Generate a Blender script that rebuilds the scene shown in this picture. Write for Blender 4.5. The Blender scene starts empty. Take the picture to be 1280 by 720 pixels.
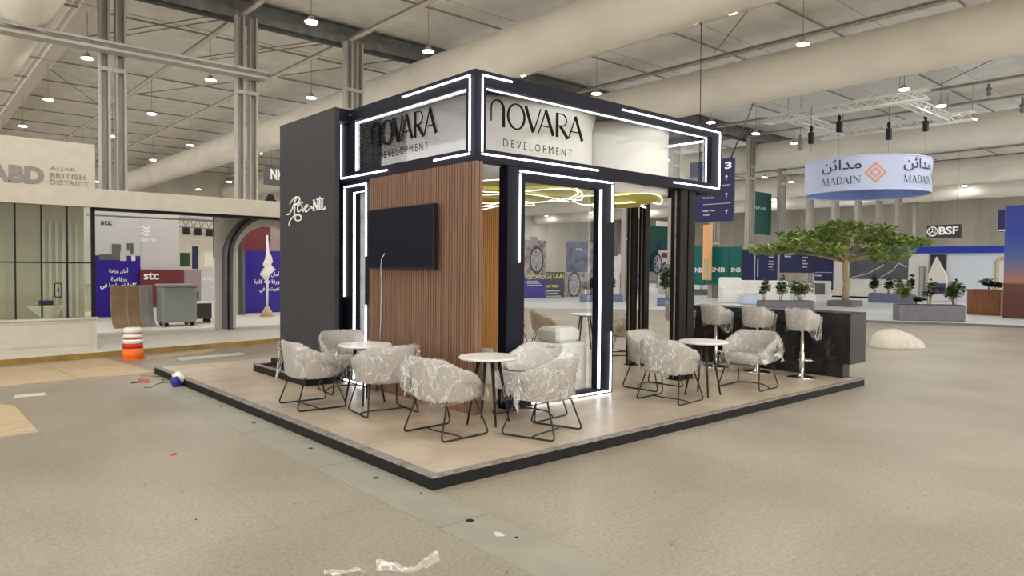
import bpy, math, random
from mathutils import Vector, Matrix, noise
random.seed(7)
PI = math.pi
sc = bpy.context.scene
COL = sc.collection

# ------------------------------------------------------------------ camera
FPX = 883.95
YAW, PITCH, ROLL = math.radians(41.2385), math.radians(-1.6103), math.radians(0.4863)
CAM = Vector((-2.895, -4.145, 1.6))
_f = Vector((math.sin(YAW)*math.cos(PITCH), math.cos(YAW)*math.cos(PITCH), math.sin(PITCH)))
_r0 = Vector((math.cos(YAW), -math.sin(YAW), 0))
_u0 = _r0.cross(_f)
_r = _r0*math.cos(ROLL) + _u0*math.sin(ROLL)
_u = -_r0*math.sin(ROLL) + _u0*math.cos(ROLL)

def ray(px, py):
    return _f + _r*((px-640)/FPX) - _u*((py-360)/FPX)
def on_z(px, py, z=0.0):
    d = ray(px, py); return CAM + d*((z-CAM.z)/d.z)
def on_y(px, py, Y):
    d = ray(px, py); return CAM + d*((Y-CAM.y)/d.y)
def on_x(px, py, X):
    d = ray(px, py); return CAM + d*((X-CAM.x)/d.x)

cam_data = bpy.data.cameras.new('camera')
cam_data.sensor_width = 36.0
cam_data.lens = 36.0*FPX/1280.0
cam_data.clip_end = 300
cam = bpy.data.objects.new('camera', cam_data)
COL.objects.link(cam)
M = Matrix.Identity(4)
for i in range(3):
    M[i][0] = _r[i]; M[i][1] = _u[i]; M[i][2] = -_f[i]; M[i][3] = CAM[i]
cam.matrix_world = M
sc.camera = cam

# ------------------------------------------------------------------ materials
def mat(name, col, rough=0.6, metal=0.0, spec=0.3, var=0.0, vscale=4.0, bump=0.0, bscale=60.0, emit=None, estr=0.0, col2=None, detail=4.0, stretch=None):
    m = bpy.data.materials.new(name); m.use_nodes = True
    nt = m.node_tree; b = nt.nodes['Principled BSDF']
    b.inputs['Base Color'].default_value = (*col, 1)
    b.inputs['Roughness'].default_value = rough
    b.inputs['Metallic'].default_value = metal
    b.inputs['Specular IOR Level'].default_value = spec
    tc = None
    def coords():
        nonlocal tc
        if tc is None:
            tc = nt.nodes.new('ShaderNodeTexCoord').outputs['Object']
            if stretch:
                mp = nt.nodes.new('ShaderNodeMapping'); mp.inputs['Scale'].default_value = stretch
                nt.links.new(tc, mp.inputs['Vector']); tc = mp.outputs['Vector']
        return tc
    if var > 0:
        n = nt.nodes.new('ShaderNodeTexNoise'); n.inputs['Scale'].default_value = vscale; n.inputs['Detail'].default_value = detail
        nt.links.new(coords(), n.inputs['Vector'])
        r = nt.nodes.new('ShaderNodeValToRGB')
        c2 = col2 or tuple(c*(1-var) for c in col)
        r.color_ramp.elements[0].position = 0.32; r.color_ramp.elements[1].position = 0.68
        r.color_ramp.elements[0].color = (*c2, 1); r.color_ramp.elements[1].color = (*[min(1, c*(1+var*0.4)) for c in col], 1)
        nt.links.new(n.outputs['Fac'], r.inputs['Fac']); nt.links.new(r.outputs['Color'], b.inputs['Base Color'])
    if bump > 0:
        n2 = nt.nodes.new('ShaderNodeTexNoise'); n2.inputs['Scale'].default_value = bscale; n2.inputs['Detail'].default_value = 5
        nt.links.new(coords(), n2.inputs['Vector'])
        bp = nt.nodes.new('ShaderNodeBump'); bp.inputs['Strength'].default_value = bump; bp.inputs['Distance'].default_value = 0.02
        nt.links.new(n2.outputs['Fac'], bp.inputs['Height']); nt.links.new(bp.outputs['Normal'], b.inputs['Normal'])
    if emit:
        b.inputs['Emission Color'].default_value = (*emit, 1); b.inputs['Emission Strength'].default_value = estr
    return m

def glass_mat(name, tint=(0.93, 0.95, 0.95), refl=0.09, fres=.45, cloud=0.0):
    m = bpy.data.materials.new(name); m.use_nodes = True; nt = m.node_tree
    nt.nodes.remove(nt.nodes['Principled BSDF']); out = nt.nodes['Material Output']
    t = nt.nodes.new('ShaderNodeBsdfTransparent'); t.inputs['Color'].default_value = (*tint, 1)
    g = nt.nodes.new('ShaderNodeBsdfGlossy'); g.inputs['Roughness'].default_value = 0.03; g.inputs['Color'].default_value = (1, 1, 1, 1)
    fr = nt.nodes.new('ShaderNodeLayerWeight'); fr.inputs['Blend'].default_value = 0.25
    ma = nt.nodes.new('ShaderNodeMath'); ma.operation = 'MULTIPLY_ADD'; ma.inputs[1].default_value = fres; ma.inputs[2].default_value = refl
    nt.links.new(fr.outputs['Fresnel'], ma.inputs[0])
    mx = nt.nodes.new('ShaderNodeMixShader')
    nt.links.new(ma.outputs[0], mx.inputs[0]); nt.links.new(t.outputs[0], mx.inputs[1]); nt.links.new(g.outputs[0], mx.inputs[2])
    last = mx
    if cloud > 0:
        d = nt.nodes.new('ShaderNodeBsdfDiffuse'); d.inputs['Color'].default_value = (.7, .7, .7, 1)
        n = nt.nodes.new('ShaderNodeTexNoise'); n.inputs['Scale'].default_value = 3; n.inputs['Detail'].default_value = 6
        tc = nt.nodes.new('ShaderNodeTexCoord'); nt.links.new(tc.outputs['Object'], n.inputs['Vector'])
        mm = nt.nodes.new('ShaderNodeMath'); mm.operation = 'MULTIPLY'; mm.inputs[1].default_value = cloud
        nt.links.new(n.outputs['Fac'], mm.inputs[0])
        m2 = nt.nodes.new('ShaderNodeMixShader'); nt.links.new(mm.outputs[0], m2.inputs[0])
        nt.links.new(mx.outputs[0], m2.inputs[1]); nt.links.new(d.outputs[0], m2.inputs[2]); last = m2
    nt.links.new(last.outputs[0], out.inputs['Surface'])
    return m

def emit_mat(name, col, s):
    m = bpy.data.materials.new(name); m.use_nodes = True; nt = m.node_tree
    nt.nodes.remove(nt.nodes['Principled BSDF'])
    e = nt.nodes.new('ShaderNodeEmission'); e.inputs['Color'].default_value = (*col, 1); e.inputs['Strength'].default_value = s
    nt.links.new(e.outputs[0], nt.nodes['Material Output'].inputs['Surface'])
    return m

def plastic_mat(name, lo, hi, col=(0.8, 0.79, 0.76)):
    m = bpy.data.materials.new(name); m.use_nodes = True; nt = m.node_tree
    b = nt.nodes['Principled BSDF']; out = nt.nodes['Material Output']
    b.inputs['Base Color'].default_value = (*col, 1); b.inputs['Roughness'].default_value = 0.28
    b.inputs['Specular IOR Level'].default_value = 0.6
    tc = nt.nodes.new('ShaderNodeTexCoord')
    mp = nt.nodes.new('ShaderNodeMapping'); mp.inputs['Scale'].default_value = (1, 1.3, 0.8); mp.inputs['Rotation'].default_value = (.5, .3, .7)
    nt.links.new(tc.outputs['Object'], mp.inputs['Vector'])
    n = nt.nodes.new('ShaderNodeTexNoise'); n.inputs['Scale'].default_value = 5.0; n.inputs['Detail'].default_value = 3; n.inputs['Distortion'].default_value = 1.4
    nt.links.new(mp.outputs[0], n.inputs['Vector'])
    sb = nt.nodes.new('ShaderNodeMath'); sb.operation = 'SUBTRACT'; sb.inputs[1].default_value = .5; nt.links.new(n.outputs['Fac'], sb.inputs[0])
    ab = nt.nodes.new('ShaderNodeMath'); ab.operation = 'ABSOLUTE'; nt.links.new(sb.outputs[0], ab.inputs[0])
    r = nt.nodes.new('ShaderNodeMapRange'); r.inputs['From Min'].default_value = 0.0; r.inputs['From Max'].default_value = 0.036
    r.inputs['To Min'].default_value = hi; r.inputs['To Max'].default_value = lo
    nt.links.new(ab.outputs[0], r.inputs['Value'])
    bp = nt.nodes.new('ShaderNodeBump'); bp.inputs['Strength'].default_value = 0.45; bp.inputs['Distance'].default_value = 0.02
    nt.links.new(n.outputs['Fac'], bp.inputs['Height']); nt.links.new(bp.outputs[0], b.inputs['Normal'])
    t = nt.nodes.new('ShaderNodeBsdfTransparent')
    mx = nt.nodes.new('ShaderNodeMixShader')
    nt.links.new(r.outputs[0], mx.inputs[0]); nt.links.new(t.outputs[0], mx.inputs[1]); nt.links.new(b.outputs[0], mx.inputs[2])
    nt.links.new(mx.outputs[0], out.inputs['Surface'])
    return m

def grad_mat(name, stops, z0, z1):
    """a printed picture whose colour changes with height"""
    m = bpy.data.materials.new(name); m.use_nodes = True; nt = m.node_tree; b = nt.nodes['Principled BSDF']
    tc = nt.nodes.new('ShaderNodeTexCoord'); sp = nt.nodes.new('ShaderNodeSeparateXYZ'); nt.links.new(tc.outputs['Object'], sp.inputs[0])
    mr = nt.nodes.new('ShaderNodeMapRange'); mr.inputs['From Min'].default_value = z0; mr.inputs['From Max'].default_value = z1
    nt.links.new(sp.outputs['Z'], mr.inputs['Value'])
    r = nt.nodes.new('ShaderNodeValToRGB'); els = r.color_ramp.elements
    els[0].position, els[0].color = stops[0][0], (*stops[0][1], 1); els[1].position, els[1].color = stops[-1][0], (*stops[-1][1], 1)
    for p, c in stops[1:-1]:
        e = els.new(p); e.color = (*c, 1)
    nt.links.new(mr.outputs[0], r.inputs['Fac']); nt.links.new(r.outputs['Color'], b.inputs['Base Color'])
    b.inputs['Roughness'].default_value = 0.5
    return m

def floor_mat():
    m = mat('polished_concrete', (0.47, 0.405, 0.30), rough=0.42, spec=0.35)
    nt = m.node_tree; b = nt.nodes['Principled BSDF']
    tc = nt.nodes.new('ShaderNodeTexCoord').outputs['Object']
    def nz(s, d, dist=0.0):
        n = nt.nodes.new('ShaderNodeTexNoise'); n.inputs['Scale'].default_value = s; n.inputs['Detail'].default_value = d; n.inputs['Distortion'].default_value = dist
        nt.links.new(tc, n.inputs['Vector']); return n.outputs['Fac']
    r = nt.nodes.new('ShaderNodeValToRGB'); e = r.color_ramp.elements
    e[0].position = .28; e[0].color = (.252, .219, .162, 1); e[1].position = .72; e[1].color = (.37, .33, .258, 1)
    nt.links.new(nz(.55, 8, .4), r.inputs['Fac'])
    r2 = nt.nodes.new('ShaderNodeValToRGB'); e = r2.color_ramp.elements
    e[0].position = .3; e[0].color = (.78, .78, .78, 1); e[1].position = .62; e[1].color = (1.06, 1.06, 1.06, 1)
    nt.links.new(nz(38, 6), r2.inputs['Fac'])
    mx = nt.nodes.new('ShaderNodeMix'); mx.data_type = 'RGBA'; mx.blend_type = 'MULTIPLY'; mx.inputs['Factor'].default_value = 1
    nt.links.new(r.outputs['Color'], mx.inputs['A']); nt.links.new(r2.outputs['Color'], mx.inputs['B'])
    # scattered dark specks
    r3 = nt.nodes.new('ShaderNodeValToRGB'); e = r3.color_ramp.elements
    e[0].position = .24; e[0].color = (.55, .52, .48, 1); e[1].position = .30; e[1].color = (1, 1, 1, 1)
    nt.links.new(nz(9, 3, 1.0), r3.inputs['Fac'])
    m2 = nt.nodes.new('ShaderNodeMix'); m2.data_type = 'RGBA'; m2.blend_type = 'MULTIPLY'; m2.inputs['Factor'].default_value = 1
    nt.links.new(mx.outputs['Result'], m2.inputs['A']); nt.links.new(r3.outputs['Color'], m2.inputs['B'])
    # faint long control joints
    wv = nt.nodes.new('ShaderNodeTexBrick'); wv.inputs['Scale'].default_value = .22; wv.inputs['Mortar Size'].default_value = .0025
    wv.inputs['Color1'].default_value = (1, 1, 1, 1); wv.inputs['Color2'].default_value = (.985, .985, .985, 1); wv.inputs['Mortar'].default_value = (.93, .925, .92, 1)
    nt.links.new(tc, wv.inputs['Vector'])
    m3 = nt.nodes.new('ShaderNodeMix'); m3.data_type = 'RGBA'; m3.blend_type = 'MULTIPLY'; m3.inputs['Factor'].default_value = 1
    nt.links.new(m2.outputs['Result'], m3.inputs['A']); nt.links.new(wv.outputs['Color'], m3.inputs['B'])
    nt.links.new(m3.outputs['Result'], b.inputs['Base Color'])
    return m

def deck_mat():
    m = mat('stand_laminate', (.5, .42, .31), rough=0.33, spec=0.45)
    nt = m.node_tree; b = nt.nodes['Principled BSDF']
    tc = nt.nodes.new('ShaderNodeTexCoord').outputs['Object']
    n = nt.nodes.new('ShaderNodeTexNoise'); n.inputs['Scale'].default_value = 2.2; n.inputs['Detail'].default_value = 9; n.inputs['Distortion'].default_value = .8
    nt.links.new(tc, n.inputs['Vector'])
    r = nt.nodes.new('ShaderNodeValToRGB'); e = r.color_ramp.elements
    e[0].position = .3; e[0].color = (.40, .325, .235, 1); e[1].position = .72; e[1].color = (.56, .475, .365, 1)
    nt.links.new(n.outputs['Fac'], r.inputs['Fac'])
    bk = nt.nodes.new('ShaderNodeTexBrick'); bk.inputs['Scale'].default_value = .41; bk.inputs['Mortar Size'].default_value = .0022; bk.offset = 0
    bk.inputs['Brick Width'].default_value = 1.0; bk.inputs['Row Height'].default_value = .5
    bk.inputs['Color1'].default_value = (1, 1, 1, 1); bk.inputs['Color2'].default_value = (.96, .96, .96, 1); bk.inputs['Mortar'].default_value = (.55, .5, .45, 1)
    nt.links.new(tc, bk.inputs['Vector'])
    mx = nt.nodes.new('ShaderNodeMix'); mx.data_type = 'RGBA'; mx.blend_type = 'MULTIPLY'; mx.inputs['Factor'].default_value = 1
    nt.links.new(r.outputs['Color'], mx.inputs['A']); nt.links.new(bk.outputs['Color'], mx.inputs['B'])
    nt.links.new(mx.outputs['Result'], b.inputs['Base Color'])
    return m

def marble_mat():
    m = mat('black_marble', (.012, .012, .013), rough=0.16, spec=0.5)
    nt = m.node_tree; b = nt.nodes['Principled BSDF']
    tc = nt.nodes.new('ShaderNodeTexCoord').outputs['Object']
    n = nt.nodes.new('ShaderNodeTexNoise'); n.inputs['Scale'].default_value = 3; n.inputs['Detail'].default_value = 8; n.inputs['Distortion'].default_value = 2.2
    nt.links.new(tc, n.inputs['Vector'])
    r = nt.nodes.new('ShaderNodeValToRGB'); e = r.color_ramp.elements
    e[0].position = .485; e[0].color = (.010, .010, .011, 1); e[1].position = .53; e[1].color = (.014, .014, .015, 1)
    k = e.new(.505); k.color = (.026, .025, .024, 1)
    nt.links.new(n.outputs['Fac'], r.inputs['Fac']); nt.links.new(r.outputs['Color'], b.inputs['Base Color'])
    return m

MT = dict(
 concrete=floor_mat(), deck=deck_mat(), marble=marble_mat(),
 deckroof=mat('roof_sheet', (.84, .81, .76), .8, var=.12, vscale=1.2),
 beam=mat('roof_steel_beige', (.66, .61, .53), .6),
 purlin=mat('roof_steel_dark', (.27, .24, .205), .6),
 girder=mat('girder_grey', (.19, .19, .18), .5, var=.3, vscale=3),
 column=mat('column_steel', (.40, .375, .335), .55, var=.15, vscale=5, stretch=(3, 3, .3)),
 duct=mat('duct_fabric', (.74, .69, .60), .75, var=.1, vscale=1.5, bump=.25, bscale=3, stretch=(1, .35, 1)),
 hallwall=mat('hall_wall', (.68, .64, .57), .8, var=.2, vscale=.6, stretch=(1, 1, .15)),
 lampcase=mat('lamp_case', (.45, .45, .43), .4, metal=.5),
 lamp=emit_mat('lamp_lens', (1, .975, .93), 255.0),
 led=emit_mat('led_white', (.93, .96, 1), 5.0),
 ledwarm=emit_mat('led_ring', (1, .97, .80), 3.2),
 black=mat('black_laminate', (.008, .008, .017), .55, spec=.15, var=.2, vscale=20),
 tower=mat('charcoal_panel', (.043, .041, .045), .7, var=.25, vscale=25, bump=.1, bscale=120),
 edge=mat('edge_black', (.012, .011, .011), .6, spec=.2, var=.4, vscale=12),
 trim=mat('edge_trim_grey', (.26, .235, .21), .5, var=.4, vscale=14),
 screen=mat('tv_screen', (.006, .006, .014), .45, spec=.08),
 plastic_black=mat('black_plastic', (.012, .012, .014), .5, spec=.2),
 glass=glass_mat('stand_glass', (.965, .97, .965), .004, .06), glass_dark=glass_mat('reflective_glass', (.84, .84, .86), .025, .14, cloud=.05), glass_refl_haze=glass_mat('reflection_haze_glass', (.75, .76, .78), .03, .15, cloud=.75),  # last glass: grey reflection put into the colour as a diffuse haze
 shopglass=glass_mat('shop_glass', (.88, .90, .84), .008, .08),
 drum=mat('stretch_fabric_white', (.78, .755, .71), .8, bump=.1, bscale=10),
 drumbase=mat('drum_underside', (.66, .62, .13), .6),
 shell=mat('chair_fabric', (.37, .335, .295), .85, var=.15, vscale=30, bump=.2, bscale=150),
 shelltan=mat('chair_fabric_tan', (.40, .29, .19), .85, var=.15, vscale=30),
 wrap=plastic_mat('clear_wrap', .12, .6), wrapflap=plastic_mat('loose_wrap', .26, .8), wrapmilky=plastic_mat('milky_wrap', .62, .88),
 wire=mat('black_wire', (.016, .014, .013), .4),
 tabletop=mat('white_top', (.74, .72, .68), .35, var=.08, vscale=20),
 tableleg=mat('dark_wood_leg', (.022, .017, .014), .45),
 chrome=mat('chrome', (.72, .71, .68), .18, metal=1.0),
 white=mat('white_paint', (.70, .67, .61), .6, var=.05, vscale=3),
 cream=mat('cream_panel', (.60, .55, .45), .65, var=.08, vscale=2),
 bundle=mat('bundle_fabric', (.58, .535, .45), .8), plaster=mat('cream_plaster', (.54, .49, .405), .75, var=.07, vscale=6, bump=.1, bscale=40),
 cloud=mat('white_plastic_wrap', (.80, .78, .74), .35, bump=.6, bscale=18),
 greylet=mat('grey_lettering', (.235, .22, .195), .5),
 blacklet=mat('black_lettering', (.004, .004, .005), .6, spec=.1),
 whitelet=mat('white_lettering', (.86, .85, .83), .45),
 yellowlet=mat('yellow_lettering', (.80, .66, .02), .45),
 darkblue=mat('navy_print', (.012, .013, .075), .45), purple=mat('violet_blue_print', (.022, .006, .23), .45),
 royal=mat('royal_blue', (.012, .035, .36), .45), palegrey=mat('pale_grey_print', (.50, .49, .49), .5),
 pinkgrey=mat('mauve_print', (.30, .225, .225), .5),
 maroon=mat('maroon_print', (.155, .025, .03), .5, var=.4, vscale=30, stretch=(8, 8, .05)),
 green=mat('teal_green_print', (.006, .125, .105), .45), darkgreen=mat('dark_green_cloth', (.008, .062, .05), .7),
 peach=mat('peach_panel', (.80, .42, .19), .5),
 bluewhite=mat('pale_blue_wall', (.62, .66, .72), .5), wallblue=mat('print_sky', (.52, .60, .72), .5),
 slate=mat('slate_print', (.115, .11, .12), .5, var=.3, vscale=2),
 stage=mat('stage_vinyl', (.60, .62, .63), .35, var=.06, vscale=.5),
 planter=mat('planter_grey', (.15, .145, .165), .6, var=.15, vscale=6), planterblue=mat('planter_blue_grey', (.13, .145, .24), .6),
 soil=mat('soil', (.03, .022, .015), .9),
 leaf=mat('leaf_green', (.085, .16, .035), .5, var=.5, vscale=3), leafdark=mat('leaf_dark', (.025, .06, .018), .5, var=.5, vscale=3),
 leafbright=mat('leaf_bright', (.25, .33, .06), .5, var=.5, vscale=2, col2=(.10, .16, .025)),
 bark=mat('bark_pale', (.40, .30, .17), .8, var=.3, vscale=8),
 crate=mat('crate_wood', (.20, .075, .03), .6, var=.4, vscale=4, stretch=(6, 6, .5)),
 kraft=mat('brown_board', (.27, .185, .10), .8, var=.2, vscale=3), greyboard=mat('grey_board', (.27, .265, .25), .7),
 binplastic=mat('grey_bin', (.255, .27, .265), .55), casemat=mat('dark_case', (.04, .032, .026), .5),
 plywood=mat('plywood', (.55, .42, .27), .6, var=.2, vscale=3, stretch=(1, 6, 1)),
 yellowedge=mat('ochre_edge', (.36, .235, .06), .6, var=.35, vscale=3),
 boardwhite=mat('white_strip', (.62, .60, .55), .5),
 orange=mat('barrel_orange', (.85, .17, .02), .45), barrelred=mat('barrel_red', (.55, .03, .015), .4), reflwhite=mat('barrel_white', (.80, .79, .75), .35),
 plate=mat('steel_cover', (.325, .315, .255), .45, spec=.5, var=.12, vscale=3, metal=.1), hole=mat('hole_black', (.006, .006, .006), .9),
 alu=mat('aluminium', (.88, .87, .84), .4), tray=mat('cable_tray', (.42, .40, .36), .45, metal=.4),
 ringlight=mat('ring_fabric', (.47, .52, .70), .7),
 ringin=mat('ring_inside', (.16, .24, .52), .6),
 logo_orange=mat('copper_logo', (.62, .27, .14), .45), signgrey=mat('sign_dark', (.035, .038, .045), .5),
 sunset=grad_mat('sunset_print', [(0, (.075, .014, .009)), (.17, (.085, .018, .012)), (.30, (.095, .03, .024)), (.325, (.33, .13, .075)), (.42, (.17, .12, .16)), (.55, (.05, .085, .26)), (.75, (.012, .038, .29)), (1, (.008, .022, .22))], 0, 3.75),
 debris=mat('cable_scrap', (.10, .09, .08), .6), cupblue=mat('blue_plastic', (.02, .03, .25), .4),
 tyre=mat('tyre_print', (.025, .02, .024), .5), rim=mat('rim_print', (.36, .33, .37), .5), photo=mat('dim_photo_print', (.34, .27, .28), .5, var=.85, vscale=2.6, detail=7),
 photoblue=mat('blue_photo_print', (.10, .105, .20), .5, var=.85, vscale=2.2, detail=7),
)

def slat_mat(name, base, dark, axis, pitch):
    m = mat(name, base, .55); nt = m.node_tree; b = nt.nodes['Principled BSDF']
    tc = nt.nodes.new('ShaderNodeTexCoord').outputs['Object']
    mp = nt.nodes.new('ShaderNodeMapping'); mp.inputs['Scale'].default_value = (14, 14, 1.1); nt.links.new(tc, mp.inputs['Vector'])
    n = nt.nodes.new('ShaderNodeTexNoise'); n.inputs['Scale'].default_value = 2.4; n.inputs['Detail'].default_value = 6
    nt.links.new(mp.outputs[0], n.inputs['Vector'])
    r = nt.nodes.new('ShaderNodeValToRGB'); e = r.color_ramp.elements
    e[0].position = .3; e[0].color = (*dark, 1); e[1].position = .7; e[1].color = (*base, 1)
    nt.links.new(n.outputs['Fac'], r.inputs['Fac']); nt.links.new(r.outputs['Color'], b.inputs['Base Color'])
    return m
MT['slat'] = slat_mat('walnut_slat', (.205, .112, .071), (.150, .078, .048), 'y', .04)
MT['slatgroove'] = mat('slat_groove', (.035, .016, .010), .8)
MT['slatwarm'] = slat_mat('warm_oak_slat', (.52, .25, .065), (.42, .185, .045), 'x', .04)

# ------------------------------------------------------------------ mesh builder
class MB:
    def __init__(s): s.v = []; s.f = []; s.sm = []
    def add(s, vs, fs, smooth=False):
        o = len(s.v); s.v += [tuple(v) for v in vs]; s.f += [tuple(i+o for i in f) for f in fs]; s.sm += [smooth]*len(fs)
        return s
    def box(s, x0, x1, y0, y1, z0, z1):
        vs = [(x, y, z) for z in (z0, z1) for y in (y0, y1) for x in (x0, x1)]
        return s.add(vs, [(0, 2, 3, 1), (4, 5, 7, 6), (0, 1, 5, 4), (2, 6, 7, 3), (0, 4, 6, 2), (1, 3, 7, 5)])
    def rbox(s, x0, x1, y0, y1, z0, z1, b):
        """box with chamfered vertical and horizontal edges"""
        def ring(i, z):
            X0, X1, Y0, Y1 = x0+i, x1-i, y0+i, y1-i
            c = b
            return [(X0+c, Y0, z), (X1-c, Y0, z), (X1, Y0+c, z), (X1, Y1-c, z), (X1-c, Y1, z), (X0+c, Y1, z), (X0, Y1-c, z), (X0, Y0+c, z)]
        rings = [ring(b, z0), ring(0, z0+b), ring(0, z1-b), ring(b, z1)]
        vs = [p for r in rings for p in r]; fs = [tuple(range(7, -1, -1)), tuple(range(24, 32))]
        for k in range(3):
            for i in range(8):
                j = (i+1) % 8; fs.append((k*8+i, k*8+j, k*8+8+j, k*8+8+i))
        return s.add(vs, fs)
    def prism(s, poly, a, b, axis='z'):
        """extrude a 2D polygon between a and b; axis z: (x,y); axis y: (x,z); axis x: (y,z)"""
        n = len(poly)
        def P(p, t):
            return {'z': (p[0], p[1], t), 'y': (p[0], t, p[1]), 'x': (t, p[0], p[1])}[axis]
        vs = [P(p, a) for p in poly]+[P(p, b) for p in poly]
        fs = [tuple(range(n))[::-1], tuple(range(n, 2*n))]+[(i, (i+1) % n, n+(i+1) % n, n+i) for i in range(n)]
        return s.add(vs, fs)
    def tube(s, pts, r, n=8, closed=False, r2=None, cap=True):
        pts = [Vector(p) for p in pts]; N = len(pts); vs = []; prev = None
        for i, p in enumerate(pts):
            if closed: t = (pts[(i+1) % N]-pts[i-1])
            else: t = pts[min(i+1, N-1)]-pts[max(i-1, 0)]
            t.normalize()
            if prev is None:
                a = Vector((0, 0, 1)) if abs(t.z) < .9 else Vector((1, 0, 0))
                u = t.cross(a).normalized()
            else:
                u = (prev - t*prev.dot(t)).normalized()
            prev = u; w = t.cross(u)
            rr = r if r2 is None else r+(r2-r)*i/max(1, N-1)
            for k in range(n):
                an = 2*PI*k/n
                vs.append(p+u*(rr*math.cos(an))+w*(rr*math.sin(an)))
        fs = []
        for i in range(N if closed else N-1):
            j = (i+1) % N
            for k in range(n):
                l = (k+1) % n
                fs.append((i*n+k, i*n+l, j*n+l, j*n+k))
        s.add(vs, fs, True)
        if cap and not closed:
            o = len(s.v)-len(vs)
            s.f += [tuple(o+k for k in range(n))[::-1], tuple(o+(N-1)*n+k for k in range(n))]; s.sm += [False, False]
        return s
    def lathe(s, prof, cx=0, cy=0, n=32, capb=True, capt=True, sx=1, sy=1):
        vs = []; fs = []
        for r, z in prof:
            for k in range(n):
                a = 2*PI*k/n; vs.append((cx+r*sx*math.cos(a), cy+r*sy*math.sin(a), z))
        for i in range(len(prof)-1):
            for k in range(n):
                l = (k+1) % n; fs.append((i*n+k, i*n+l, (i+1)*n+l, (i+1)*n+k))
        s.add(vs, fs, True)
        o = len(s.v)-len(vs)
        if capb: s.f.append(tuple(o+k for k in range(n))[::-1]); s.sm.append(False)
        if capt: s.f.append(tuple(o+(len(prof)-1)*n+k for k in range(n))); s.sm.append(False)
        return s
    def grid(s, rows, smooth=True, closed=False):
        R, C = len(rows), len(rows[0]); vs = [p for r in rows for p in r]; fs = []
        for i in range(R-1):
            for k in range(C if closed else C-1):
                l = (k+1) % C; fs.append((i*C+k, i*C+l, (i+1)*C+l, (i+1)*C+k))
        return s.add(vs, fs, smooth)
    def bar(s, a, b, w, h=None):
        """square bar between two points"""
        h = h or w; a, b = Vector(a), Vector(b); t = (b-a).normalized()
        up = Vector((0, 0, 1)) if abs(t.z) < .95 else Vector((0, 1, 0))
        u = t.cross(up).normalized(); w2 = u.cross(t)
        vs = [p+u*(w/2*i)+w2*(h/2*j) for p in (a, b) for i, j in ((-1, -1), (1, -1), (1, 1), (-1, 1))]
        return s.add(vs, [(0, 1, 2, 3), (7, 6, 5, 4), (0, 4, 5, 1), (1, 5, 6, 2), (2, 6, 7, 3), (3, 7, 4, 0)])
    def xf(s, m):
        s.v = [tuple(m @ Vector(v)) for v in s.v]; return s
    def build(s, name, material, parent=None, world=False):
        me = bpy.data.meshes.new(name)
        vs = s.v
        if world and parent is not None:
            inv = WM[parent.name].inverted(); vs = [tuple(inv @ Vector(v)) for v in vs]
        me.from_pydata([tuple(v) for v in vs], [], s.f)
        me.polygons.foreach_set('use_smooth', s.sm)
        import bmesh
        bm = bmesh.new(); bm.from_mesh(me); bmesh.ops.recalc_face_normals(bm, faces=bm.faces); bm.to_mesh(me); bm.free()
        me.materials.append(MT[material] if isinstance(material, str) else material)
        me.update()
        o = bpy.data.objects.new(name, me); COL.objects.link(o)
        if parent is not None:
            o.parent = parent
            WM[o.name] = WM[parent.name].copy()
        else: WM[o.name] = Matrix.Identity(4)
        return o
WM = {}
def tag(o, label, cat, group=None, kind=None):
    o['label'] = label; o['category'] = cat
    if group: o['group'] = group
    if kind: o['kind'] = kind
    return o
def thing(name, label, cat, loc=(0, 0, 0), rz=0.0, group=None, kind=None):
    o = bpy.data.objects.new(name, None); COL.objects.link(o); o.empty_display_size = .1
    o.location = loc; o.rotation_euler = (0, 0, rz)
    WM[o.name] = Matrix.Translation(loc) @ Matrix.Rotation(rz, 4, 'Z')
    return tag(o, label, cat, group, kind)
def structure(name, mb, material, parent=None):
    o = mb.build(name, material, parent)
    if parent is None: o['kind'] = 'structure'
    return o
def dup(root, loc, rz, label=None, group=None):
    r = root.copy(); COL.objects.link(r); r.location = loc; r.rotation_euler = (0, 0, rz)
    if label: r['label'] = label
    if group: r['group'] = group
    for ch in list(root.children):
        c = ch.copy(); COL.objects.link(c); c.parent = r
        for g in list(ch.children):
            d = g.copy(); COL.objects.link(d); d.parent = c
    return r

# ------------------------------------------------------------------ lettering
AR = {'ا': ('\ufe8d', '\ufe8e', None, None), 'أ': ('\ufe83', '\ufe84', None, None), 'م': ('\ufee1', '\ufee2', '\ufee3', '\ufee4'), 'ن': ('\ufee5', '\ufee6', '\ufee7', '\ufee8'),
      'و': ('\ufeed', '\ufeee', None, None), 'ر': ('\ufead', '\ufeae', None, None), 'ح': ('\ufea1', '\ufea2', '\ufea3', '\ufea4'), 'ة': ('\ufe93', '\ufe94', None, None),
      'ف': ('\ufed1', '\ufed2', '\ufed3', '\ufed4'), 'ه': ('\ufee9', '\ufeea', '\ufeeb', '\ufeec'), 'ي': ('\ufef1', '\ufef2', '\ufef3', '\ufef4'), 'ك': ('\ufed9', '\ufeda', '\ufedb', '\ufedc'),
      'ل': ('\ufedd', '\ufede', '\ufedf', '\ufee0'), 'ت': ('\ufe95', '\ufe96', '\ufe97', '\ufe98'), 'ع': ('\ufec9', '\ufeca', '\ufecb', '\ufecc'), 'ش': ('\ufeb5', '\ufeb6', '\ufeb7', '\ufeb8'),
      'د': ('\ufea9', '\ufeaa', None, None), 'ئ': ('\ufe89', '\ufe8a', '\ufe8b', '\ufe8c')}
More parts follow.
